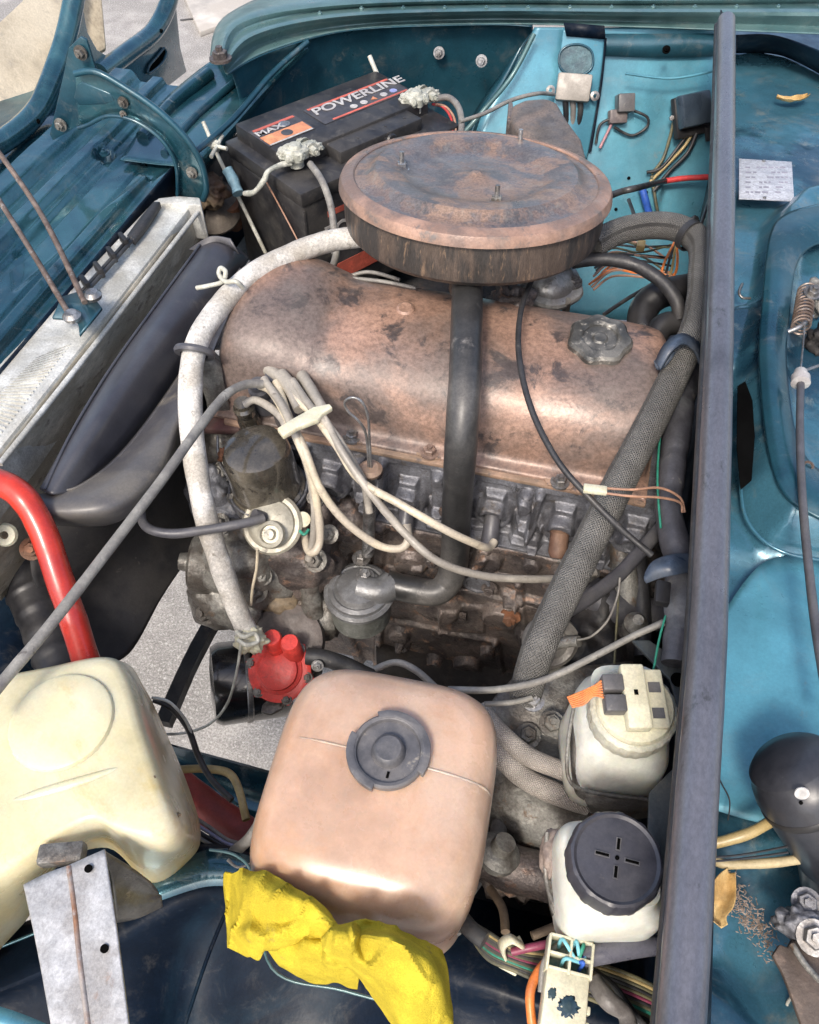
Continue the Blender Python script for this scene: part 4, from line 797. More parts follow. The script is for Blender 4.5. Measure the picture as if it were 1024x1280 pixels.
o = tube('vacuum_hose', [(330, 648, .785), (300, 655, .79), (260, 662, .79), (215, 667, .79), (185, 660, .79), (176, 640, .79), (182, 600, .795), (200, 560, .80), (222, 520, .82)], 12, rubg, n=10, sides=14); tag(o, 'dark grey vacuum hose looping left from the cream disc', 'hose')
o = tube('thin_wire', [(322, 686, .77), (321, 710, .74), (316, 735, .71), (314, 756, .68)], 4, lead, sides=8); tag(o, 'short thin cream wire hanging below the cream vacuum disc', 'wire')
# white coolant hose
o = tube('white_hose', [(450, 296, .905), (410, 302, .905), (365, 318, .905), (318, 342, .905), (276, 382, .90), (246, 430, .89), (238, 490, .87), (242, 560, .835), (256, 640, .79), (274, 700, .745), (292, 750, .70), (310, 792, .66)], 28, whose, n=12, sides=20, wob=.06, rf=lambda L, t: 1.08 - .05 * t); tag(o, 'chalky white hose curving around the left end of the valve cover', 'hose')
o = lathe('hose_clip_ring', [(.014, 0), (.0195, .0), (.0205, .003), (.0195, .006), (.014, .006), (.014, 0)], P(243, 444, .888), rubg, axis=(-.1, .8, .5), n=32, cap=False); tag(o, 'dark ring clip around the white hose', 'clip')
hb = surf('hose_bracket', [[(225, 432, .87), (255, 432, .875), (275, 448, .86)], [(240, 452, .87), (262, 452, .87), (278, 470, .85)], [(258, 500, .82), (275, 510, .81), (290, 520, .80)], [(262, 540, .78), (282, 545, .78), (300, 545, .78)]], grime_s, th=.003); tag(hb, 'grey metal strap bracket behind the white hose and its ring clip', 'bracket')
def zip_tie(label, pts, w_=5):
    o = tube('cable_tie', pts, w_, wirew, sides=8, n=8); tag(o, label, 'cable tie', 'cable ties'); return o
zip_tie('cream cable tie with a loop lying on the shroud by the white hose', [(246, 360, .90), (262, 357, .905), (278, 352, .915), (282, 340, .925), (276, 335, .925), (274, 343, .92), (282, 352, .92), (295, 352, .925), (304, 360, .915)], 6)
zip_tie('pale cable tie knotted round the lower end of the white hose', [(296, 790, .68), (305, 796, .685), (318, 792, .68), (322, 802, .675), (308, 806, .68), (298, 800, .68)], 6)
o = tube('hanging_string', [(302, 798, .675), (296, 840, .64), (284, 880, .60), (262, 905, .56), (232, 916, .55), (205, 918, .56)], 3.5, wirew, n=10, sides=8); tag(o, 'white string hanging from the white hose end over the concrete', 'string')
o = lump(P(313, 800, .662), .014, wcap, None, 'hose_knot', 4, .6, sq=(1, 1, .8)); tag(o, 'crusty pale lump at the bottom end of the white hose', 'sealant lump')

# fuel pump + oil filter
fp = root('fuel_pump', 'red fuel pump with two round ports below the engine front', 'fuel pump', P(348, 830, .58)); fpc = P(350, 838, .60); fa_ = Vector((.05, -.45, .9)).normalized()
lathe('flange', [(.034, -.006), (.0355, -.004), (.0355, .002), (.031, .004)], fpc, redp, fp, fa_, n=72, rfn=lambda a, i: 1 + .13 * max(0, math.cos(6 * a)) ** 4)
lathe('dome', [(.027, .002), (.0262, .006), (.0225, .008), (.0215, .012), (.016, .014), (.001, .0145)], fpc, redp, fp, fa_, n=48)
for k in range(6):
    a = k * math.pi / 3; q = Vector((0, 0, 1)).rotation_difference(fa_); bolt(fpc + q @ Vector((math.cos(a) * .033, math.sin(a) * .033, .003)), fa_, .004, grime_s, fp)
for px, py in ((340, 797), (362, 803)):
    c = P(px, py, .648); lathe('port', [(.0105, -.050), (.0105, -.002), (.009, .001), (.001, .0015)], c, redp, fp, (0, -.12, 1), n=28)
prism('lower_body', [fpc + Vector(v) for v in ((-.035, -.01, -.008), (.035, -.01, -.008), (.04, .03, -.008), (-.03, .03, -.008))], .03, grime_s, fp, bev=.006)
fl = root('oil_filter', 'glossy black oil filter can beside the red fuel pump', 'oil filter', P(300, 860, .50))
lathe('can', [(.02, -.05), (.045, -.046), (.049, -.038), (.049, .035), (.045, .043), (.02, .046)], P(312, 850, .53), mat('glossy_black', (.01, .01, .012), (.02, .02, .02), None, 15., rough=.25, rv=.08, bump=.05, coat=.5), fl, axis=(-.75, -.4, .15), n=48)
lathe('can_band', [(.0495, .0), (.0505, .001), (.0505, .006), (.0495, .007)], P(312, 850, .53), steel, fl, axis=(-.75, -.4, .15), n=48)
o = prism('pump_bracket', [P(a, b_, .57) for a, b_ in ((352, 858), (368, 862), (352, 886), (338, 893), (326, 890), (328, 880))], .006, grime_s, bev=.002); tag(o, 'small grey bracket tab under the red fuel pump', 'bracket')
ho = tube('fuel_hose', [(384, 820, .62), (410, 824, .62), (436, 834, .61), (470, 850, .60)], 22, rub, n=8, sides=16); tag(o := ho, 'short black hose leaving the red fuel pump under its clamp', 'hose')
hc = root('hose_clamp', 'silver worm clamp on the short black hose by the red pump', 'hose clamp', P(398, 822, .61)); ax = (P(410, 824, .62) - P(384, 820, .62)).normalized()
lathe('band', [(.0078, 0), (.0092, .0), (.0092, .009), (.0078, .009)], P(393, 821, .62), steel, hc, ax, n=28, cap=False); bolt(P(397, 832, .628), (.2, -.7, .6), .0045, steel, hc, 'screw')

# ================================================================== HOSES AND CABLES ON THE RIGHT
o = tube('braided_hose', [(742, 306, .90), (772, 290, .905), (812, 282, .91), (850, 286, .915), (876, 306, .915), (878, 345, .91), (872, 400, .90), (852, 450, .89), (818, 520, .875), (776, 600, .86), (735, 682, .845), (700, 752, .825), (672, 815, .80), (656, 872, .76)], 37, braid, n=14, sides=24, wob=.03); tag(o, 'thick grey braided hose crossing diagonally over the right end of the engine', 'hose')
o = tube('elbow_ring', [(845, 296, .919), (856, 288, .919), (869, 283, .919)], 40, rubg, r=.0155, n=5); 
bpy.data.objects.remove(o)
o = lathe('hose_band', [(.0155, -.004), (.0168, -.003), (.0168, .004), (.0155, .005)], P(861, 294, .915), rub, axis=(.8, -.8, .05), n=28, cap=False); tag(o, 'black band around the bend of the braided hose', 'band')
o = tube('black_pipe_bend', [(715, 328, .885), (750, 324, .89), (790, 330, .89), (825, 350, .885), (845, 375, .875), (850, 398, .86)], 17, rub, n=10, sides=16); tag(o, 'black rubber hose arching from the air cleaner to the pipe bundle', 'hose')
o = tube('cable_loom', [(866, 400, .86), (862, 460, .85), (850, 520, .845), (840, 590, .84), (836, 640, .835), (848, 700, .83), (850, 760, .83), (845, 830, .82)], 34, mat('taped_loom', (.07, .07, .08), (.15, .155, .165), (.22, .21, .19), s=22, t=(.48, .7), s3=50, t3=(.6, .72), rough=.4, rv=.12, bump=.9, bs=90), n=12, sides=18, wob=.22); tag(o, 'dark tape-wrapped wiring loom running beside the long seal', 'wiring loom')
tube_l = [('thin_green_wire', [(838, 470, .86), (826, 540, .855), (822, 600, .85), (826, 660, .84)], 3, wireg, 'thin green wire along the taped loom, upper'), ('thin_green_wire', [(832, 770, .85), (824, 800, .85), (817, 838, .845)], 3, wireg, 'thin green wire below the loom clip, lower')]
for nm, pts, w_, m, lb in tube_l: tag(tube(nm, pts, w_, m, sides=8), lb, 'wire', 'green wires')
cs_ = root('loom_clip', 'dark blue rubber strap holding braided hose and loom together', 'strap', P(855, 440, .88))
clm = mat('blue_black_strap', (.05, .07, .105), (.085, .10, .125), None, 30., rough=.4, bump=.1)
surf('strap', [[(820, 452, .90), (832, 430, .912), (852, 418, .915), (872, 428, .905), (880, 444, .89)], [(826, 462, .90), (838, 441, .915), (854, 430, .918), (868, 438, .908), (876, 456, .89)]], clm, cs_, th=.003)
tube('strap_tail', [(820, 450, .90), (824, 460, .895), (834, 452, .90), (842, 440, .905)], 6, clm, cs_)
c2 = root('loom_strap', 'wide dark blue strap around the lower loom beside the seal', 'strap', P(845, 705, .84))
surf('strap', [[(808, 716, .845), (818, 702, .852), (842, 694, .856), (868, 694, .85)], [(806, 724, .843), (822, 712, .855), (844, 706, .860), (868, 704, .852)], [(808, 728, .84), (826, 722, .85), (846, 718, .856), (868, 714, .848)]], clm, c2, th=.003)
box('buckle', P(828, 742, .85), (.012, .022, .008), blk, c2, bev=.0015)
o = tube('throttle_cable', [(664, 352, .91), (652, 385, .915), (648, 430, .915), (655, 480, .91), (672, 530, .90), (700, 580, .89), (735, 620, .88), (775, 660, .87), (815, 694, .86)], 8, rub, n=12, sides=12); tag(o, 'thin black cable running down over the valve cover and the braided hose', 'cable')
o = tube('pipe_stub', [(704, 766, .80), (735, 748, .79), (772, 720, .785), (800, 690, .785), (835, 650, .785)], 18, rubg, n=10, sides=18); tag(o, 'open ended dark rubber hose pointing down behind the braided hose', 'hose')
o = lathe('hose_mouth', [(.0045, 0), (.0045, .0006)], P(702, 768, .803), holem, axis=(P(704, 766, .80) - P(735, 748, .79)), n=20); tag(o, 'dark open mouth of the loose rubber hose', 'opening')
for i, (off, lb) in enumerate(((0, 'upper copper coloured wire of the pair over the braided hose'), (6, 'lower copper coloured wire of the pair over the braided hose'))):
    o = tube('copper_wire', [(752, 610 + off, .89), (790, 612 + off * 1.4, .888), (825, 610 + off * 2, .88), (850, 622 + off, .87), (856 - off * .5, 640, .86)], 3.4, wirep, sides=8); tag(o, lb, 'wire', 'copper coloured wires')
o = box('wire_connector', P(744, 612, .89), (.020, .008, .005), wcap, None, frame((1, .1, 0)), bev=.001); tag(o, 'small cream connector lying on the braided hose', 'connector')
o = tube('grey_cable', [(560, 862, .80), (620, 862, .80), (680, 850, .80), (740, 822, .81), (790, 796, .82), (830, 778, .83)], 9, ghose, n=10); tag(o, 'grey cable crossing above the bell housing to the loom', 'cable')
o = tube('grey_cable', [(470, 836, .76), (495, 828, .77), (520, 838, .77), (545, 860, .76)], 9, ghose, n=10); tag(o, 'short arched grey cable behind the orange tank', 'cable')
o = tube('grey_cable', [(606, 880, .78), (640, 878, .78), (665, 872, .78)], 7, ghose, n=6); tag(o, 'short straight grey cable right of the orange tank top', 'cable')
o = tube('thin_wire', [(722, 800, .76), (740, 795, .77), (760, 775, .78), (772, 745, .79), (775, 722, .80)], 3, ghose, sides=8); tag(o, 'thin grey wire curling up from the round sender', 'wire')
o = tube('thin_wire', [(775, 722, .78), (771, 780, .77), (768, 830, .76)], 3, olive, sides=8); tag(o, 'thin olive wire hanging straight behind the braided hose', 'wire')
sd = root('pressure_sender', 'round grey sender drum behind the lower braided hose', 'sender', P(690, 810, .70))
lathe('drum', [(.02, -.012), (.026, -.008), (.0275, 0), (.0265, .006), (.022, .008), (.016, .005), (.015, .008), (.001, .009)], P(688, 802, .74), mat('dull_grey_drum', (.22, .21, .19), (.14, .13, .12), None, 30., rough=.5, metal=.2, bump=.3), sd, axis=(.35, -.7, .5), n=40)
tube('terminal', [(695, 806, .745), (712, 802, .752), (724, 802, .758)], 14, grime_s, sd)
# junk behind: dark pipes, bell housing, starter
bh = root('bell_housing', 'grey cast bell housing behind the brake fluid bottle', 'gearbox housing', P(720, 880, .60))
rings('housing_shell', sell(.075, .085, 2.6, -.2), [(.50, 1.0, .06, .31), (.60, 1.0, .06, .31), (.66, .96, .06, .31), (.685, .85, .06, .31), (.693, .6, .06, .31), (.694, .2, .06, .31)], grime_s, bh)
surf('housing_rib', [[(640, 850, .70), (700, 835, .71), (790, 828, .71)], [(610, 905, .69), (690, 900, .70), (790, 890, .70)], [(700, 1000, .66), (720, 1000, .66), (790, 1000, .66)]], grime_s, bh, disp=lambda u, v, p: Vector((0, 0, .004 * noise.noise(p * 25))), th=.004)
lathe('housing_stud', [(.010, 0), (.011, .02), (.008, .024), (.005, .03)], P(790, 788, .76), grime_s, bh, axis=(0, -.2, 1), n=20)
bolt(P(666, 875, .765), (0, -.2, 1), .007, steel, bh); bolt(P(690, 905, .72), (0, -.2, 1), .008, grime_s, bh); bolt(P(660, 920, .70), (0, -.2, 1), .008, grime_s, bh)
tube('clutch_pipe', [(640, 930, .66), (690, 960, .65), (760, 950, .64)], 40, grime, bh)
jk = root('pipe_tangle', 'oily dark pipes and castings in the gap behind the braided hose', 'pipes', P(780, 740, .66))
tube('dark_pipe', [(730, 735, .70), (770, 760, .69), (820, 770, .68)], 44, rubg, jk, wob=.12); tube('dark_pipe', [(760, 640, .74), (778, 700, .72), (790, 790, .68)], 30, grime_s, jk, wob=.15)
tube('dark_pipe', [(790, 640, .72), (800, 720, .71), (805, 820, .68)], 22, rub, jk); tube('dark_pipe', [(725, 660, .73), (760, 672, .73), (800, 650, .73)], 26, alu, jk, wob=.2)
tube('dark_pipe', [(745, 670, .74), (750, 640, .75), (790, 625, .75), (826, 640, .75)], 9, grime_s, jk); tube('dark_pipe', [(700, 700, .72), (730, 722, .72), (745, 716, .74)], 12, grime_s, jk)
lump(P(700, 660, .73), .018, alu, jk, 'casting', 3, .5); lump(P(790, 700, .68), .045, void, jk, 'casting', 5, .5); lump(P(745, 800, .64), .06, void, jk, 'casting', 6, .4); lump(P(800, 860, .60), .06, void, jk, 'casting', 7, .4); lump(P(660, 980, .60), .06, void, jk, 'casting', 8, .4); lump(P(650, 1060, .62), .04, grime, jk, 'casting', 9, .5)
# hoses behind the engine far side
bo = root('black_heater_hose', 'fat black heater hose curled behind the oil filler cap', 'hose', P(825, 400, .80))
tube('hose_bend', [(860, 360, .85), (825, 368, .85), (806, 385, .84), (802, 410, .83), (812, 430, .82)], 36, blk, bo, n=10, sides=18); tube('hose_bend', [(815, 430, .84), (828, 408, .85), (850, 405, .85), (870, 420, .84)], 30, blk, bo, n=10, sides=18)
bolt(P(800, 416, .855), (-1, -.3, .4), .007, steel, bo, 'clamp_screw')
cbt = root('carburettor', 'silver carburettor lid peeking out below the air cleaner', 'carburettor', P(690, 370, .84))
lathe('top_flange', [(.036, -.006), (.037, 0), (.035, .003), (.028, .005), (.026, .010), (.018, .016), (.001, .019)], P(687, 352, .865), mat('cast_carb_silver', (.34, .34, .32), (.22, .21, .2), (.14, .12, .10), s=40, s3=100, t3=(.6, .7), rough=.45, metal=.5, bump=.4), cbt, axis=(.15, -.25, 1), n=60, rfn=lambda a, i: 1 + (.10 * max(0, math.cos(3 * a + .5)) ** 3 if i < 3 else 0))
for k in range(4): tube('carb_post', [P(655 + k * 18, 370 + k % 2 * 6, .86), P(656 + k * 17, 392, .83)], 10, grime_s, cbt)
bolt(P(718, 353, .868), (0, -.2, 1), .006, steel, cbt); bolt(P(660, 372, .868), (0, -.2, 1), .006, steel, cbt)
lump(P(640, 385, .86), .025, grime, cbt, 'carb_body', 2, .5)
# thin pipes left of cover top
for i, (lb, pts) in enumerate((('thin dark pipe passing between the battery and the valve cover', [(400, 345, .88), (440, 348, .88), (480, 352, .885), (520, 360, .885)]), ('thin dark pipe under the near rim of the air cleaner', [(425, 350, .87), (460, 340, .88), (500, 350, .88)]))):
    o = tube('thin_pipe', pts, 5, ghose, sides=8); tag(o, lb, 'pipe', 'thin pipes')

# ================================================================== RELAYS AND WIRING ON THE WHEEL ARCH
AN = (P(760, 60, az(60)), P(760, 290, az(290)), P(880, 290, az(290))); an = (AN[2] - AN[1]).cross(AN[0] - AN[1]).normalized()
if an.z < 0: an = -an
dn = (AN[1] - AN[0]).normalized()
def ap(px, py, h=0): return P(px, py, az(py)) + an * h
br = root('horn_bracket', 'light blue pressed bracket with oval hole and beige clamp on the wheel arch', 'bracket', ap(715, 130))
surf('bracket_plate', [[ap(701, 40, .02), ap(727, 38, .024), ap(752, 42, .02)], [ap(696, 80, .02), ap(722, 80, .024), ap(749, 82, .02)], [ap(690, 130, .018), ap(716, 134, .022), ap(742, 136, .018)], [ap(683, 200, .008), ap(710, 200, .010), ap(732, 200, .008)]], paint_l, br, th=.003)
surf('top_tab', [[ap(700, 34, .03), ap(750, 38, .03)], [ap(704, 50, .027), ap(752, 54, .027)]], paint_k, br, th=.003)
prism('oval_hole', [ap(716 + 21 * math.cos(a), 79 + 19 * (1 if math.sin(a) > 0 else 1) * math.copysign(abs(math.sin(a)) ** .8, math.sin(a)), .0262) for a in [k * math.pi / 12 for k in range(24)]], .001, mat('grey_blue_mesh', (.09, .16, .18), (.06, .10, .12), None, 60., rough=.5, bump=.8, bs=500), br, bev=0, down=-an)
q = [ap(716 + 21 * math.cos(a), 79 + 19 * math.copysign(abs(math.sin(a)) ** .8, math.sin(a)), .0268) for a in [k * math.pi / 12 for k in range(25)]]; tube('hole_rim', q, 3, paint_m, br, n=3, sides=8)
box('clamp_block', ap(712, 114, .034), (.052, .038, .014), mat('beige_grey_plastic', (.34, .31, .27), (.25, .23, .2), None, 30., rough=.5, bump=.2), br, frame((1, .1, 0), an), bev=.003)
for k in range(3): tube('terminal_lead', [ap(702 + k * 9, 124, .03), ap(704 + k * 9, 140, .024), ap(706 + k * 7, 160, .014)], 7, wirek if k != 1 else ghose, br)
lathe('side_ring', [(.003, 0), (.007, .001), (.007, .004), (.003, .005)], ap(738, 124, .03), steel, br, an, n=20, cap=False); lathe('side_ring', [(.003, 0), (.007, .001), (.007, .004), (.003, .005)], ap(684, 117, .03), steel, br, an, n=20, cap=False)
tube('fold_seam', [ap(754, 50, .012), ap(748, 110, .012), ap(736, 190, .006)], 5, paint_k, br)
r1 = root('small_relay', 'small dark grey cube relay with wires below, left of the larger box', 'relay', ap(775, 135))
box('relay_case', ap(778, 131, .016), (.026, .026, .022), capg, r1, frame((.95, .35, 0), an), bev=.002)
box('relay_socket', ap(770, 147, .010), (.028, .020, .016), mat('dusty_socket', (.12, .10, .10), (.2, .17, .16), None, 40., bump=.3), r1, frame((.95, .35, 0), an), bev=.002)
def wires(name, lst, parent=None):
    for lb, pts, w_, m in lst:
        o = tube(name, pts, w_, m, parent, sides=8, n=8)
        if parent is None: tag(o, lb, 'wire')
wires('arch_wire', [('pink wire dropping from the small relay', [ap(764, 152, .012), ap(757, 168, .01), ap(748, 186, .01)], 3.5, mat('pink_wire', (.42, .22, .24), None, None, 30.)), ('black wire looping right of the small relay', [ap(790, 140, .014), ap(806, 148, .014), ap(806, 160, .01), ap(788, 170, .008), ap(766, 160, .01)], 3.5, wirek), ('dark wire left of the small relay', [ap(760, 150, .012), ap(748, 158, .01), ap(744, 180, .006)], 3.5, wirek)])
r2 = root('voltage_regulator', 'square dark blue-black regulator box on the wheel arch near the seal', 'regulator', ap(862, 150))
RR = frame((.80, .60, 0), an)
box('regulator_lid', ap(861, 140, .028), (.056, .050, .018), mat('blue_black_box', (.035, .05, .07), (.055, .075, .095), None, 15., rough=.3, rv=.06, bump=.05, coat=.4), r2, RR, bev=.004, taper=.94)
box('regulator_base', ap(861, 146, .014), (.066, .060, .012), blk, r2, RR, bev=.003)
bolt(ap(834, 150, .022), an, .004, steel, r2, 'base_screw', washer=False); box('base_tab', ap(884, 168, .014), (.018, .022, .006), blk, r2, RR, bev=.002)
wires('regulator_wire', [('olive wire leaving the regulator box on the left', [ap(838, 154, .016), ap(834, 175, .012), ap(826, 200, .01), ap(812, 218, .01)], 4, olive), ('yellowish wire under the regulator box', [ap(862, 166, .018), ap(852, 184, .014), ap(830, 208, .012), ap(810, 228, .012)], 4, tube_y), ('black wire under the regulator box', [ap(866, 168, .018), ap(856, 192, .014), ap(834, 215, .012), ap(814, 240, .012)], 5, wirek),
    ('dark wire hanging lowest from the regulator box', [ap(858, 165, .018), ap(846, 182, .016), ap(824, 210, .014), ap(806, 216, .012)], 4, wirek), ('thin olive wire dropping past the blue sleeve', [ap(812, 220, .012), ap(816, 245, .012), ap(820, 268, .012)], 4, olive)])
o = tube('blue_sleeve', [ap(798, 232, .02), ap(802, 248, .02), ap(808, 266, .016)], 9, wireb); tag(o, 'bright blue insulated terminal sleeve below the regulator', 'terminal')
o = tube('red_battery_lead', [ap(822, 228, .024), ap(850, 224, .026), ap(893, 222, .03)], 7, wirer); tag(o, 'red cable running right to the long seal', 'cable')
o = tube('black_battery_lead', [(758, 247, .90), (775, 240, .895), (800, 234, .885), ap(826, 227, .024)], 8, wirek); tag(o, 'black cable joining the red one beside the air cleaner', 'cable')
o = tube('earth_cable', [(575, 152, .90), (605, 142, .90), (640, 125, .90), (672, 117, .90), (692, 118, .88)], 5, ghose); tag(o, 'thin grey cable from the battery to the blue bracket', 'cable')
bundle = root('wire_bundle', 'tangle of brown and orange wires below the blue sleeve by the loom', 'wires', P(800, 320, .80))
random.seed(3)
for k in range(14):
    m = random.choice([wirep, olive, wireo, wirek, wirep, wirev]); y0 = 300 + k * 3.4
    tube('strand', [P(735 + random.random() * 12, y0 + 18, .83), P(765, y0 + random.uniform(-3, 3), .835), P(800, y0 + random.uniform(-4, 6) + 2, .84), P(830 + random.random() * 14, y0 + random.uniform(-6, 20), .83)], 3, m, bundle, sides=6, n=6)
for k in range(4): tube('strand', [P(845, 300, .85), P(832 + 5 * k, 325, .84), P(824 + 6 * k, 345, .83), P(806 + 4 * k, 365, .80)], 3.5, [wireo, wirek, tube_y, wireo][k], bundle, sides=6)
tube('strand', [P(835, 345, .84), P(790, 370, .83), P(755, 393, .83)], 5, wirek, bundle)
tube('strand', [P(786, 250, .80), P(800, 290, .81), P(802, 310, .82)], 5, wirek, bundle)
box('splice', P(801, 307, .845), (.010, .014, .008), tube_y, bundle, bev=.001)
o = tube('edge_wire', [(890, 235, .88), (880, 270, .88), (868, 300, .87)], 4, wirek, sides=8); tag(o, 'thin black wire running down beside the seal above the braided bend', 'wire')
tube_c = P(866, 280, .90); o = lump(tube_c, .008, blk, None, 'rubber_grommet', 1, .4); tag(o, 'small black rubber plug on the thin wire by the seal', 'grommet')

# ================================================================== TANKS
ot = root('expansion_tank', 'big orange-stained plastic coolant tank with grey cap in the foreground', 'coolant tank', P(470, 1000, .66))
f_ = sell(.0865, .092, 4.2, .05)
c0 = (P(480, 905, .848) + P(470, 1040, .848)) / 2; ox, oy = c0.x, c0.y
lv = [(.64, .90), (.652, .95), (.67, .98), (.72, 1.0), (.726, 1.012), (.732, 1.0), (.78, 1.0), (.81, .985), (.828, .955), (.840, .90), (.848, .80), (.852, .66), (.854, .40), (.8545, .15)]
rings('tank_body', f_, [(z, s, ox + (z - .85) * .06, oy + (.85 - z) * -.02) for z, s in lv], otank, ot, N=128)
tube('mould_seam', [Vector((ox + .081 * s_, oy + .012, zz)) for s_, zz in ((-1.0, .79), (-.99, .82), (-.95, .838), (-.85, .8468), (-.65, .8519), (-.3, .8539), (.3, .8539), (.65, .8519), (.85, .8468), (.95, .838), (.99, .82), (1.0, .79))], 2, otank, ot, r=.0011, sides=8)
ct = P(486, 942, .856)
lathe('neck', [(.026, -.006), (.026, .002)], ct, capg, ot, n=40)
cp_ = sub('screw_cap', ot, ct)
capm = mat('dusty_grey_cap', (.085, .085, .092), (.13, .125, .125), (.24, .22, .19), s=30, s3=80, t3=(.6, .7), rough=.42, rv=.08, bump=.2)
lathe('cap_disc', [(.026, .0), (.0275, .001), (.0275, .006), (.026, .0075), (.0235, .0065), (.0225, .0035), (.0125, .0035), (.0115, .008), (.0105, .010), (.009, .011), (.001, .0112)], ct, capm, cp_, n=72)
for a0, a1 in ((2.9, 4.6), (5.9, 8.4)):
    seg = [(a0 + (a1 - a0) * k / 10) for k in range(11)]
    prism('grip_wing', [ct + Vector((math.cos(a) * .0305, math.sin(a) * .0305, .0075)) for a in seg] + [ct + Vector((math.cos(a) * .0245, math.sin(a) * .0245, .0075)) for a in seg[::-1]], .006, capm, cp_, bev=.0007)
box('cap_mark', ct + Vector((.004, -.0165, .004)), (.0018, .0045, .001), holem, cp_, bev=0)
tube('tank_overflow_lip', [(420, 1112, .78), (470, 1130, .775), (540, 1135, .78)], 3, otank, ot)
o = tube('tank_hose', [(628, 1010, .66), (622, 1050, .67), (626, 1075, .67)], 20, ghose, sides=16); tag(o, 'grey hose dropping down right of the orange tank', 'hose')
o = tube('tank_strap', [(292, 1065, .72), (312, 1048, .74), (330, 1020, .75)], 14, ghose, wob=.2); tag(o, 'grey rubber strap at the left side of the orange tank', 'strap')
o = tube('strap_wire', [(326, 1010, .76), (318, 1040, .75), (324, 1070, .74), (300, 1085, .74), (285, 1075, .74)], 6, ghose); tag(o, 'grey wire bent around the left corner of the orange tank', 'wire')
o = tube('tank_wire', [(600, 1105, .70), (582, 1130, .72), (568, 1150, .73), (574, 1168, .735)], 6, ghose); tag(o, 'light grey wire at the lower right corner of the orange tank', 'wire')

# cream washer tank
wt = root('washer_tank', 'large yellowed cream plastic washer tank at the lower left', 'washer tank', P(90, 1000, .70))
top_o = [(-120, 880), (-40, 858), (60, 838), (140, 824), (168, 850), (190, 920), (212, 985), (228, 1035), (205, 1062), (160, 1052), (125, 1040), (70, 1068), (0, 1115), (-120, 1180)]
bot_o = [(-120, 890), (-40, 862), (60, 835), (150, 826), (182, 862), (214, 930), (238, 990), (251, 1040), (240, 1072), (190, 1104), (135, 1060), (70, 1085), (20, 1165), (-120, 1260)]
def outline(pts, z, sh=1.0):
    q = smoothpath([P(a, b_, z) for a, b_ in pts], 8, closed=True); c = sum(q, Vector()) / len(q); return [c + (p - c) * sh for p in q]
LV = [outline(bot_o, .70, .96), outline(bot_o, .705, 1.0), outline(bot_o, .74, 1.0)]
A_, B_ = outline(bot_o, .74), outline(top_o, .845)
LV.append([a.lerp(b_, .6) for a, b_ in zip(A_, B_)]); LV.append(B_)
for z, s in ((.853, .975), (.858, .945), (.8612, .90), (.8625, .83), (.8625, .45), (.8625, .15)):
    c = sum(B_, Vector()) / len(B_); LV.append([Vector((c.x + (p.x - c.x) * s, c.y + (p.y - c.y) * s, z)) for p in B_])
n_ = len(B_); vs = [p for r_ in LV for p in r_]
fs = [((i - 1) * n_ + k, (i - 1) * n_ + (k + 1) % n_, i * n_ + (k + 1) % n_, i * n_ + k) for i in range(1, len(LV)) for k in range(n_)]
fs += [tuple(range(n_))[::-1], tuple((len(LV) - 1) * n_ + k for k in range(n_))]
obj('tank_body', vs, fs, ctank, wt, sharp=60)
lathe('moulded_disc', [(.040, -.004), (.0375, .0015), (.0365, .004), (.034, .0052), (.02, .0055), (.001, .0055)], P(78, 903, .8615), ctank, wt, n=96, rfn=lambda a, i: 1 + (.006 * math.cos(40 * a) if i < 2 else 0))
tube('moulded_ridge', [(-20, 1012, .8585), (40, 996, .8595), (100, 978, .8605), (150, 960, .861)], 16, ctank, wt, wob=0, rf=lambda L, t: .3 + .7 * math.sin(math.pi * t))
for q, r_ in (((190, 972), .0022), ((222, 1018), .0018), ((214, 1042), .0016), ((60, 1060), .0015)):
    lump(P(*q, .8605 if q[1] < 1000 else .850), r_, mat('brown_smudge', (.12, .08, .04), None, None, 60., bump=0), wt, 'dirt_spot', int(q[0]), .5, sq=(1.3, .8, .25))
hb2 = root('tank_bracket', 'bent galvanised metal bracket in front of the cream washer tank', 'bracket', P(100, 1180, .70))
surf('bracket_left_wing', [[(30, 1106, .862), (58, 1092, .866), (86, 1082, .868)], [(48, 1190, .862), (72, 1180, .866), (96, 1170, .868)], [(68, 1300, .862), (92, 1300, .866), (112, 1300, .868)]], zinc, hb2, th=.0015)
surf('bracket_right_wing', [[(86, 1082, .868), (108, 1072, .872), (131, 1062, .876)], [(96, 1170, .868), (120, 1165, .872), (146, 1160, .876)], [(112, 1300, .868), (138, 1300, .872), (164, 1300, .876)]], zinc, hb2, th=.0015)
tube('bracket_fold', [(86, 1083, .869), (94, 1140, .869), (100, 1200, .869), (113, 1300, .869)], 7, mat('rust_streaked_zinc', (.34, .30, .27), (.27, .14, .08), (.40, .40, .40), s=20, s3=40, rough=.5, metal=.3, bump=.3), hb2)
for q in ((111, 1086), (131, 1186)): lathe('rivet_hole', [(.0025, .0), (.0025, .0012)], P(*q, .8748), holem, hb2, n=16)
box('bracket_block', P(78, 1068, .862), (.030, .014, .012), grime_s, hb2, frame((1, .35, 0)), bev=.003)
surf('bracket_side', [[(131, 1064, .868), (160, 1082, .84), (188, 1104, .82)], [(140, 1100, .84), (165, 1110, .82), (200, 1118, .80)], [(145, 1142, .82), (170, 1136, .81), (202, 1124, .80)], [(146, 1152, .80), (174, 1146, .80), (203, 1132, .79)]], mat('dirty_steel_sheet', (.16, .15, .13), (.08, .075, .07), (.32, .29, .25), s=20, s3=30, t3=(.58, .7), rough=.45, metal=.4, bump=.4), hb2, nv=4, th=.002)
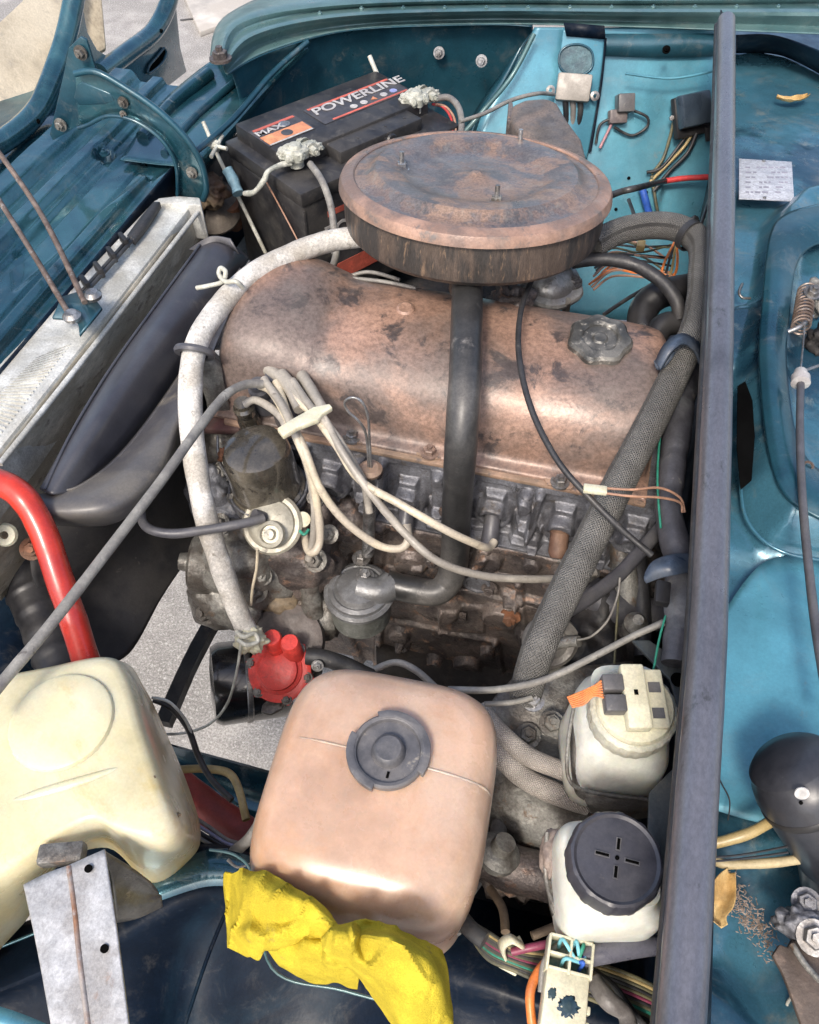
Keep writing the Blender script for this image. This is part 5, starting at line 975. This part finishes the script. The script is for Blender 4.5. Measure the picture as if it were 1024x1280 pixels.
# things between the tanks
o = tube('red_tube', [(215, 975, .60), (262, 1012, .60), (312, 1046, .60)], 42, reds, sides=20, wob=.04); tag(o, 'faded red tube low between the cream and orange tanks', 'tube')
o = tube('ochre_hose', [(225, 962, .64), (255, 961, .64), (285, 966, .64), (298, 985, .64), (308, 1025, .64)], 10, tube_y, n=8); tag(o, 'ochre plastic hose bent over the red tube between the tanks', 'hose')
o = tube('black_cable', [(192, 874, .72), (215, 885, .71), (235, 910, .69), (248, 945, .67), (265, 975, .66), (290, 1000, .66)], 8, wirek, n=8); tag(o, 'black twisted cable right of the cream tank over the concrete', 'cable')
o = tube('pale_cable', [(190, 872, .73), (212, 878, .72), (232, 900, .70), (242, 925, .68)], 4, wirew, n=8, sides=8); tag(o, 'thin pale wire following the black cable right of the cream tank', 'wire')
for i in range(4):
    o = tube('chrome_pipe', [(240, 1020 + i * 7, .66), (262, 1034 + i * 7, .66), (285, 1050 + i * 5, .66), (305, 1055 + i * 4, .66)], 5, [ghose, mat('lilac_wire', (.28, .28, .40), None, None, 20.), wirek, ghose][i], n=8, sides=8)
    o.name = 'low_wire'; tag(o, ['topmost grey wire under the red tube', 'lilac wire under the red tube', 'black wire under the red tube', 'lowest grey wire under the red tube'][i], 'wire')

# brake fluid reservoir (rear, with connector cap)
b1 = root('brake_fluid_reservoir', 'milky fluid reservoir with cream electrical cap beside the seal', 'reservoir', P(770, 930, .70))
c1 = P(776, 915, .80)
rings('reservoir_body', sell(.0375, .043, 4, .25), [(.725, .80, c1.x - .004, c1.y + .002), (.731, .94, c1.x - .004, c1.y + .002), (.745, 1, c1.x - .002, c1.y + .002), (.77, 1, c1.x, c1.y + .004), (.795, .97, c1.x, c1.y + .006), (.806, .90, c1.x, c1.y + .010), (.814, .80, c1.x, c1.y + .012), (.826, .76, c1.x, c1.y + .014)], wtank, b1, N=72)
ck_ = P(793, 885, .845); kx = Vector((0, -.10, 1)).normalized()
lathe('screw_collar', [(.030, -.022), (.033, -.020), (.034, -.008), (.033, -.002), (.031, .0)], ck_, mat('cloudy_collar', (.58, .57, .47), (.48, .46, .37), (.34, .31, .24), s=20, s3=40, rough=.38, bump=.1, sss=.3), b1, kx, n=96, rfn=lambda a, i: 1 + .012 * math.cos(24 * a))
lathe('cap_top', [(.029, -.002), (.0295, .003), (.028, .006), (.024, .007), (.001, .007)], ck_, wcap, b1, kx, n=60)
RK = frame((1, .26, 0), kx)
box('connector_housing', ck_ + RK @ Vector((-.002, .004, .012)), (.018, .050, .012), wcap, b1, RK, bev=.002)
box('side_wing', ck_ + RK @ Vector((.014, .004, .009)), (.016, .046, .006), wcap, b1, RK, bev=.002)
for y in (.012, -.008): box('slot', ck_ + RK @ Vector((.014, y, .0122)), (.009, .008, .001), capg, b1, RK, bev=0)
box('slot', ck_ + RK @ Vector((-.002, .006, .0182)), (.003, .004, .0008), holem, b1, RK, bev=0)
for i, y in enumerate((.014, -.002)):
    o = box('terminal_plug', ck_ + RK @ Vector((-.018, y, .013)), (.016, .013, .012), capg, b1, RK, bev=.0015)
for k in range(7):
    p0 = ck_ + RK @ Vector((-.026, .016 - k * .0022, .015)); tube('orange_wire', [p0, P(742, 858 + k * 2.0, .858), P(724 + k * 1, 866 + k * 2.4, .852), P(709 + (k * 37 % 12), 872 + k * 2.0, .848)], 2.6, wireo, b1, sides=6, n=5)
o = surf('reservoir_bracket', [[(716, 880, .79), (714, 930, .78), (718, 985, .76), (730, 1000, .76)], [(732, 872, .80), (722, 930, .79), (726, 975, .77), (745, 985, .77)]], grime_s, b1, th=.002)
tube('bracket_wire', [(718, 880, .81), (710, 930, .80), (712, 975, .79), (740, 990, .78), (812, 1000, .78)], 5, grime_s, b1)
surf('bracket_base', [[(726, 986, .775), (770, 998, .775), (812, 998, .775)], [(738, 1014, .75), (775, 1024, .75), (810, 1020, .75)]], grime_s, b1, th=.003)
# front reservoir (black cap)
b2 = root('clutch_fluid_reservoir', 'milky fluid reservoir with a wide black screw cap bearing a cross', 'reservoir', P(760, 1090, .72))
c2_ = P(764, 1090, .84)
rings('reservoir_body', sell(.0345, .037, 5, .25), [(.772, .86, c2_.x, c2_.y), (.777, .95, c2_.x, c2_.y), (.787, 1, c2_.x, c2_.y), (.822, 1, c2_.x, c2_.y), (.834, .97, c2_.x, c2_.y), (.842, .88, c2_.x, c2_.y), (.847, .76, c2_.x, c2_.y), (.856, .72, c2_.x + .002, c2_.y + .002)], wtank, b2, N=72)
cb = P(771, 1073, .876)
capb = mat('matt_black_cap', (.042, .043, .055), (.06, .06, .07), (.11, .105, .10), s=20, s3=70, t3=(.62, .74), rough=.4, rv=.07, bump=.1)
lathe('screw_cap', [(.029, -.020), (.0305, -.018), (.0305, -.004), (.0290, .0), (.0275, .001), (.0255, -.0005), (.001, .001)], cb, capb, b2, (0, -.03, 1), n=120, rfn=lambda a, i: 1 + (.022 * (1 if math.cos(12 * a) > .75 else 0) if 0 < i < 4 else 0))
for dx, dy, lx, ly in ((0, .0088, .0024, .0075), (0, -.0088, .0024, .0075), (.0095, 0, .009, .0022), (-.0095, 0, .009, .0022)):
    pz = cb + Vector((dx, dy, .0013)); box('cap_slot', pz, (lx + .0008, ly + .0008, .0006), capm, b2, bev=0); box('cap_slot', pz + Vector((0, 0, .0003)), (lx - .0005, ly - .0005, .0006), holem, b2, bev=0)
lathe('centre_dot', [(.0014, 0), (.0014, .0008)], cb + Vector((0, 0, .0011)), holem, b2, n=14)
lump(P(690, 1066, .80), .013, mat('pinkish_bush', (.30, .24, .2), (.2, .16, .14), None, 60., bump=.5), b2, 'side_boss', 1, .2, sq=(.7, 1.3, 1))
surf('strap_band', [[(686, 1100, .80), (696, 1138, .80), (738, 1162, .80), (802, 1170, .80)], [(686, 1112, .785), (698, 1154, .785), (740, 1178, .785), (800, 1184, .785)]], grime_s, b2, th=.004)
tube('bracket_rim', [(684, 1040, .81), (683, 1100, .80), (700, 1140, .80), (745, 1160, .795), (802, 1166, .795)], 6, grime_s, b2)
o = prism('firewall_bracket', [P(a, b_, .80) for a, b_ in ((812, 800), (858, 832), (850, 960), (835, 1100), (806, 1130), (812, 990), (842, 960), (846, 880), (838, 850), (790, 800))], .004, mat('grey_blue_sheet', (.06, .075, .08), (.10, .11, .11), (.15, .14, .13), s=14, s3=40, rough=.45, metal=.3, bump=.3), bev=.001); tag(o, 'dark grey metal mounting plate between the reservoirs and the seal', 'bracket')
o = lathe('plate_hole', [(.0065, 0), (.0065, .001)], P(848, 850, .8015), holem, n=20); tag(o, 'dark round hole in the mounting plate beside the cream cap', 'hole')
hv = [P(845, 1000, .78)]
# pale braided pair
o = tube('pale_braided_hose', [(600, 885, .74), (625, 915, .74), (660, 945, .735), (700, 962, .73), (735, 975, .72)], 24, braidp, n=12, sides=20); tag(o, 'upper of two pale braided hoses between the orange tank and reservoir', 'hose', 'pale braided hoses')
o = tube('pale_braided_hose', [(595, 915, .73), (625, 945, .73), (660, 975, .72), (700, 994, .715), (735, 1005, .71)], 28, braidp, n=12, sides=20); tag(o, 'lower of two pale braided hoses between the orange tank and reservoir', 'hose', 'pale braided hoses')
o = tube('dark_elbow', [(612, 1070, .66), (640, 1085, .66), (680, 1095, .66), (700, 1100, .65)], 58, grime, sides=20, wob=.1); tag(o, 'greasy dark pipe elbow right of the orange tank', 'pipe')
o = lathe('pipe_flange', [(.012, -.01), (.018, -.004), (.019, .004), (.015, .008), (.010, .010), (.009, .02)], P(622, 1068, .70), orust, axis=(.2, .3, .9), n=28); o.data.materials[0] = grime_s; tag(o, 'dirty ring flange on the dark elbow beside the orange tank', 'flange')
o = lathe('steel_cylinder', [(.012, -.03), (.018, -.02), (.018, .02), (.012, .024)], P(650, 1035, .64), rubg, axis=(.1, .3, 1), n=28); tag(o, 'dark steel cylinder standing between orange tank and front reservoir', 'cylinder')
o = tube('brown_hose', [(612, 1110, .68), (628, 1135, .69), (632, 1165, .70)], 11, mat('brown_hose_rubber', (.14, .10, .065), (.2, .15, .10), None, 20., bump=.3)); tag(o, 'thin brown hose under the dark elbow', 'hose')
o = tube('brown_hose', [(665, 1170, .69), (690, 1160, .69), (712, 1150, .69)], 11, MATS['brown_hose_rubber']); tag(o, 'brown hose end poking out below the front reservoir', 'hose')

# ================================================================== LOWER RIGHT WIRING
wh = root('wiring_harness', 'bundle of olive, yellow and maroon wires crossing the lower right', 'wiring harness', P(680, 1190, .70))
random.seed(11)
for k in range(12):
    o_ = (k - 5.5) * 4.2; m = [olive, tube_y, olive, wirek, olive, wirev, wirek, olive, wireg, olive, wirek, olive][k]
    tube('strand', [P(578 + k, 1158 + o_ * .5, .745), P(610, 1182 + o_ * .7, .75), P(645, 1200 + o_ * .6, .755), P(690, 1212 + o_ * .9, .75), P(740, 1226 + o_, .745), P(800, 1250 + o_ * 1.1, .74), P(850, 1275 + o_, .73)], 6, m, wh, sides=8, n=6, wob=.1)
tube('maroon_strand', [P(640, 1190, .765), P(665, 1184, .77), P(690, 1180, .77), P(715, 1184, .765)], 10, wirev, wh)
tube('outer_tape', [P(578, 1150, .75), P(592, 1165, .755), P(606, 1176, .757)], 22, wirek, wh)
for k in range(5): tube('strand', [P(720 + 6 * k, 1215, .75), P(750 + k * 5, 1235, .76), P(775 + k * 6, 1262 + k * 3, .755), P(790 + k * 9, 1300, .74)], 8, [olive, wirek, tube_y, ghose, wirek][k], wh, sides=8)
tube('taped_branch', [P(742, 1226, .77), P(760, 1250, .775), P(782, 1268, .77), P(788, 1300, .77)], 24, mat('grey_tape', (.16, .15, .14), (.10, .09, .085), None, 40., bump=.8), wh, wob=.2)
o = surf('harness_ring', [[(626, 1188, .752), (624, 1176, .772), (636, 1168, .783), (650, 1176, .775), (648, 1170, .765)], [(634, 1204, .752), (631, 1188, .775), (642, 1180, .787), (655, 1186, .779), (652, 1178, .765)]], wcap, th=.002); tag(o, 'cream plastic band looped around the wiring harness', 'band')
o = box('band_foot', P(637, 1206, .752), (.014, .010, .003), wcap, None, frame((1, -.2, 0)), bev=.001); tag(o, 'small cream foot of the harness band on the dark wing', 'clip')
o = tube('orange_cable', [(705, 1190, .775), (680, 1206, .775), (664, 1235, .775), (664, 1270, .77), (672, 1320, .76)], 12, wireo, n=10, sides=14); tag(o, 'bright orange cable curving down left of the white connector', 'cable')
o = tube('grey_loop_wire', [(742, 1192, .79), (720, 1176, .795), (695, 1184, .797), (680, 1205, .795), (676, 1240, .79)], 8, ghose, n=10); tag(o, 'grey wire looped over the top of the white connector', 'wire')
o = tube('grey_sleeve', [(728, 1196, .80), (760, 1190, .802), (800, 1184, .802), (842, 1180, .80)], 24, mat('purple_grey_sleeve', (.10, .10, .125), (.14, .14, .16), None, 12., rough=.38, bump=.1), n=10, sides=18, wob=.1, rf=lambda L, t: 1.15 - .3 * t); tag(o, 'smooth purple-grey cable sleeve running right from the white connector', 'sleeve')
o = tube('grey_sleeve', [(868, 1196, .80), (905, 1225, .80), (950, 1255, .80), (1010, 1300, .80)], 26, MATS['purple_grey_sleeve'], n=10, sides=18); tag(o, 'grey tube crossing diagonally right of the long seal at the bottom', 'tube')
pc = root('white_connector', 'cream multi-pin plug with blue wires and a dark stain, bottom right of centre', 'connector', P(708, 1240, .76))
RC = frame((1, -.12, 0), (0, 0, 1)); cc = P(706, 1240, .80)
cxx = (P(740, 1205, .80) - P(694, 1193, .80)).normalized(); RC = frame(cxx); 
def cq_(x, y, z): return cc + RC @ Vector((x, y, z))
box('plug_shell', cq_(0, -.010, 0), (.029, .042, .018), wcap, pc, RC, bev=.002)
for x in (-.0145, 0, .0145): box('cell_wall', cq_(x, .020, .002), (.0018, .022, .018), wcap, pc, RC, bev=.0004)
for y in (.011, .020, .031): box('cell_wall', cq_(0, y, .0015), (.029, .0018, .017), wcap, pc, RC, bev=.0004)
box('plug_floor', cq_(0, .02, -.006), (.028, .022, .003), mat('teal_stain', (.06, .14, .14), (.2, .25, .2), None, 60.), pc, RC, bev=0)
for y in (-.026, -.017, -.008): box('side_rib', cq_(.0155, y, 0), (.003, .005, .012), wcap, pc, RC, bev=.001)
stn = lump(cq_(.002, -.009, .0088), .009, mat('dark_stain', (.015, .04, .065), (.03, .06, .07), None, 60., rough=.5), pc, 'ink_stain', 3, .45, 50, sq=(.85, .85, .04), rot=RC)
lump(cq_(-.009, -.004, .0088), .004, MATS['dark_stain'], pc, 'ink_stain', 8, .4, 50, sq=(.8, 1, .1), rot=RC)
for k, (x, y) in enumerate(((-.007, .026), (.007, .026), (-.004, .015), (.008, .015), (.002, .027))):
    tube('pin_wire', [cq_(x, y, -.002), cq_(x + .001, y + .003, .010), P(722 + k, 1202, .808), P(732, 1196, .806)], 5, [wirec, wireg, wirec, wireb, wirec][k], pc, sides=8)

# ================================================================== COWL THINGS (right side)
wm = root('wiper_motor', 'matt black wiper motor cylinder with white dot at the right edge', 'wiper motor', P(1000, 1010, .80))
wa = P(985, 950, .925); wb = P(1075, 1090, .865); wax = (wa - wb).normalized(); L_ = (wa - wb).length
wmm = mat('motor_black', (.022, .024, .03), (.035, .036, .042), (.06, .06, .065), s=15, s3=90, t3=(.63, .72), rough=.36, rv=.07, bump=.08, coat=.2, crough=.3)
lathe('motor_can', [(.028, -.03), (.031, .0), (.031, L_ - .018), (.029, L_ - .010), (.0275, L_ - .008), (.026, L_ - .001), (.022, L_ + .003), (.012, L_ + .006), (.001, L_ + .0065)], wb, wmm, wm, wax, n=60)
lathe('motor_band', [(.0312, 0), (.0318, .001), (.0318, .004), (.0312, .005)], wa - wax * .03, blk, wm, wax, n=60)
wn = (Vector((0, 0, ZC)) - P(1000, 988, .9)).normalized(); wn = (wn - wax * wn.dot(wax)).normalized()
pp = P(1001, 988, .94); dd = (pp - wb); pc_ = wb + wax * dd.dot(wax) + (dd - wax * dd.dot(wax)).normalized() * .0312
lathe('white_dot', [(.0042, 0), (.0042, .0008)], pc_, lbl_w, wm, (dd - wax * dd.dot(wax)), n=24); lathe('tiny_hole', [(.0012, 0), (.0012, .0008)], P(1001, 1003, .935), holem, wm, wn, n=10)
tube('lower_body', [(1040, 1045, .88), (1050, 1110, .86), (1060, 1150, .85)], 90, wmm, wm, sides=20)
bk = root('linkage_bracket', 'rusty brown torn metal plate with bolt in the bottom right corner', 'bracket', P(1000, 1200, .82))
prism('torn_plate', [P(a, b_, .868) for a, b_ in ((975, 1180), (985, 1184), (990, 1174), (1012, 1180), (1060, 1175), (1060, 1300), (1005, 1290), (988, 1240), (978, 1215), (966, 1194))], .004, mat('burnt_brown_plate', (.10, .075, .06), (.045, .035, .03), (.18, .13, .10), s=20, s3=50, rough=.6, bump=.9), bk, bev=.001)
lump(P(1002, 1155, .87), .012, alu, bk, 'casting', 4, .4, sq=(1.2, .8, .8)); bolt(P(1018, 1172, .878), (-.2, -.3, 1), .007, steel, bk); bolt(P(1008, 1128, .87), (-.2, -.3, 1), .006, alu, bk)
tube('steel_arm', [(990, 1180, .874), (1010, 1210, .876), (1040, 1240, .88)], 8, grime_s, bk)
zip_tie('white cable tie twisted round the grey tube in the bottom right', [(982, 1278, .825), (986, 1262, .835), (994, 1250, .838), (990, 1246, .838), (984, 1256, .838), (990, 1266, .836), (1002, 1284, .83)], 4)
yt = [('upper pale yellow tube crossing the teal tray', 'yellow_tube', [(884, 1056, .875), (910, 1050, .88), (940, 1040, .885), (968, 1024, .885)], 14, tube_y), ('lower flattened yellowish hose crossing the teal tray', 'flat_hose', [(886, 1070, .872), (905, 1080, .876), (940, 1080, .878), (970, 1078, .88), (1000, 1074, .88)], 12, mat('dry_yellow_rubber', (.46, .38, .22), (.34, .26, .13), None, 20., bump=.3))]
for lb, nm, pts, w_, m in yt: tag(tube(nm, pts, w_, m, n=8, wob=.15), lb, 'tube')
for i, (a, lb) in enumerate(((0, 'thin dark wire just above the flattened yellow hose'), (5, 'second thin dark wire touching the flattened yellow hose'))):
    o = tube('thin_wire', [(890, 1072 + a, .885), (930, 1068 + a, .886), (985, 1058 + a * 1.5, .886)], 3, rub, sides=6); tag(o, lb, 'wire')
def leaf(label, pts, curl, z, m=leafm):
    ctr = [V((a, b_, z)) for a, b_ in pts]; rows = []
    L_n = len(ctr)
    for i, c in enumerate(ctr):
        t = (ctr[min(i + 1, L_n - 1)] - ctr[max(i - 1, 0)]).normalized(); s = t.cross(Vector((0, 0, 1))); wdt = curl * math.sin(math.pi * (i + .35) / (L_n - .3)) + .0008
        rows.append([c - s * wdt + Vector((0, 0, .004)), c + Vector((0, 0, -.001)), c + s * wdt + Vector((0, 0, .005))])
    o = surf('dry_leaf', rows, m, th=.0006, nv=5, disp=lambda u, v, p: Vector((0, 0, .002 * noise.noise(p * 120)))); tag(o, label, 'leaf', 'dry leaves'); return o
leaf('curled brown dry leaf hanging below the yellow tubes on the tray', [(912, 1090), (906, 1105), (900, 1125), (893, 1145), (903, 1160)], .007, .874)
leaf('small tan dry leaf lying near the top right corner', [(970, 123), (985, 126), (998, 125), (1010, 121)], .006, .857)
tw = root('leaf_litter', 'scatter of fine brown debris on the teal tray below the dry leaf', 'debris', P(925, 1140, .85)); tw['kind'] = 'stuff'
random.seed(5); vs, fs = [], []
for k in range(420):
    u = random.random(); px, py = 905 + 60 * u + random.gauss(0, 7), 1105 + 75 * u + random.gauss(0, 11); c = P(px, py, .850); a = random.random() * 6.3; l_ = random.uniform(.0006, .0018); w_ = .0003
    d = Vector((math.cos(a), math.sin(a), random.uniform(-.3, .3))) * l_; s = Vector((-d.y, d.x, 0)).normalized() * w_; n0 = len(vs)
    vs += [c - d - s, c + d - s, c + d + s, c - d + s, c + Vector((0, 0, .0007))]; fs += [(n0, n0 + 1, n0 + 4), (n0 + 1, n0 + 2, n0 + 4), (n0 + 2, n0 + 3, n0 + 4), (n0 + 3, n0, n0 + 4)]
obj('debris', vs, fs, mat('pale_debris', (.30, .24, .2), (.16, .12, .09), None, 200., bump=0), tw, smooth=False)
# id plate
ip = root('data_plate', 'white rectangular data plate riveted on the blue tray top right', 'plate', P(958, 225, .86))
pq = [P(924, 198, .8665), P(990, 202, .8665), P(993, 251, .8665), P(924, 248, .8665)]
prism('plate_sheet', pq, .0015, plate, ip, bev=.0004)
for q in ((955, 201), (956, 247)): lathe('rivet', [(.0022, 0), (.0018, .0012), (.001, .0014)], P(*q, .8672), steel, ip, n=14)
random.seed(9)
for r_ in range(6):
    yy = 208 + r_ * 6.2; x = 932
    while x < 982:
        l_ = random.uniform(3, 9)
        if random.random() < .75: prism('print_line', [P(x, yy, .8668), P(min(x + l_, 985), yy + .3, .8668), P(min(x + l_, 985), yy + 2.2, .8668), P(x, yy + 1.9, .8668)], .0002, mat('faded_print', (.26, .26, .31), None, None, 20., bump=0), ip, bev=0, sm=False)
        x += l_ + 2
# bowden cable with spring
bc = root('bonnet_cable', 'black sheathed cable with white collar and spring down the right tray', 'cable', P(1000, 500, .88))
tube('sheath', [(1001, 478, .905), (1000, 540, .905), (1003, 620, .905), (1010, 700, .905), (1022, 800, .905), (1040, 900, .905)], 11, rubg, bc, n=10)
lathe('white_collar', [(.006, 0), (.0085, .001), (.0085, .009), (.0065, .010), (.006, .016), (.005, .018)], P(1001, 480, .905), lbl_w, bc, axis=(0, 1, .05), n=28)
tube('inner_wire', [(1001, 462, .906), (1004, 430, .906), (1006, 405, .906)], 2.5, steel, bc, sides=6)
hel = []
for k in range(120):
    a = k * 2 * math.pi / 10; t = k / 120; c = P(1009, 362, .905).lerp(P(1001, 410, .905), t); hel.append(c + Vector((math.cos(a) * .0085, 0, math.sin(a) * .0085)))
tube('spring', hel, 3, rodm, bc, sides=6, n=2, r=.0012)
tube('spring_arm', [(985, 415, .90), (1000, 408, .905), (1015, 395, .905)], 6, steel, bc); tube('side_wire', [(1000, 466, .905), (1015, 460, .905), (1040, 452, .905)], 4, steel, bc)
lump(P(1030, 370, .89), .018, grime_s, bc, 'spring_mount', 3, .5); lump(P(1030, 425, .875), .016, void, bc, 'spring_mount', 4, .4)
bolt(P(1016, 366, .915), (0, -.3, 1), .006, steel, bc)
lathe('hook_ring', [(.003, 0), (.005, .001), (.003, .002)], P(1010, 583, .89), rodm, bc, (0, -.5, 1), n=20, cap=False)
o = tube('tray_lever', [(1012, 610, .88), (1030, 590, .88)], 14, paint_k); tag(o, 'dark blue lever end behind the bonnet cable', 'lever')
o = tube('tray_hook', [(928, 355, .862), (924, 365, .866), (928, 372, .864), (938, 373, .862)], 3.5, steel, sides=8); tag(o, 'tiny wire hook on the blue tray beside the seal', 'hook')
o = tube('loose_hair_wire', [(892, 950, .866), (900, 975, .866), (912, 1000, .866), (910, 1025, .868)], 2, wirek, sides=6); tag(o, 'hair-thin black wire curling on the teal tray beside the seal', 'wire')

# ================================================================== YELLOW CLOTH
KN = P(432, 1168, .86)
def cz(u, v, p):
    e = p - KN; e.z = 0; r_ = e.length; th = math.atan2(e.y, e.x) + .5 * noise.noise(p * 18); fold = (.5 + .5 * math.cos(th * 7 + 5 * r_)) ** 2 * .015 * sst(r_ / .03) * (1 - .5 * sst((r_ - .05) / .06))
    n1 = noise.noise(Vector((p.x * 26 + 5, p.y * 60, 1))); n2 = 1 - abs(noise.noise(Vector((p.x * 55, p.y * 38 + 3, 4)))) * 2; n3 = noise.noise(p * 170)
    return Vector((0, 0, fold + .013 * n1 + .009 * max(0, n2) ** 2 + .0007 * n3)) + Vector((noise.noise(p * 90), noise.noise(p * 90 + Vector((7, 0, 0))), 0)) * .0010
ycl = root('yellow_cloth', 'crumpled bright yellow cloth lying under the orange tank', 'cloth', P(420, 1190, .75))
surf('left_flap', [[(284, 1098, .80), (280, 1115, .79), (284, 1140, .785), (286, 1165, .78), (292, 1190, .77)],
                   [(310, 1090, .83), (312, 1112, .835), (316, 1145, .83), (318, 1175, .82), (328, 1205, .785)],
                   [(345, 1100, .835), (350, 1125, .855), (356, 1150, .85), (352, 1172, .84), (340, 1195, .80)],
                   [(380, 1122, .84), (390, 1142, .86), (396, 1158, .855), (392, 1176, .83), (376, 1196, .79)],
                   [(415, 1148, .84), (422, 1158, .865), (424, 1168, .862), (418, 1184, .83), (404, 1214, .79)]], cloth, ycl, nu=14, nv=14, th=.0015, disp=cz)
surf('lower_flap', [[(335, 1185, .79), (345, 1200, .785), (352, 1210, .775)], [(375, 1180, .82), (378, 1205, .81), (382, 1225, .775)], [(415, 1172, .84), (418, 1205, .83), (418, 1232, .775)], [(450, 1168, .85), (452, 1200, .84), (448, 1238, .775)]], cloth, ycl, nu=14, nv=14, th=.0015, disp=cz)
surf('knot', [[(402, 1168, .83), (418, 1156, .865), (438, 1152, .872), (452, 1160, .855)], [(405, 1180, .85), (422, 1168, .885), (442, 1168, .888), (456, 1176, .86)], [(410, 1196, .84), (426, 1190, .87), (442, 1192, .87), (455, 1192, .845)], [(418, 1214, .80), (430, 1210, .825), (442, 1212, .825), (452, 1206, .81)]], cloth, ycl, nu=12, nv=12, th=.0015, disp=cz)
surf('right_flap', [[(430, 1158, .84), (455, 1150, .85), (490, 1160, .845), (525, 1176, .83), (552, 1190, .81)],
                    [(428, 1180, .86), (458, 1176, .88), (492, 1190, .88), (530, 1205, .86), (558, 1215, .82)],
                    [(432, 1205, .84), (462, 1208, .87), (498, 1222, .88), (532, 1236, .865), (562, 1245, .82)],
                    [(446, 1222, .81), (470, 1235, .84), (500, 1255, .855), (530, 1268, .845), (564, 1272, .81)],
                    [(460, 1240, .79), (482, 1268, .80), (505, 1295, .81), (530, 1310, .81), (562, 1306, .79)]], cloth, ycl, nu=14, nv=14, th=.0015, disp=cz)
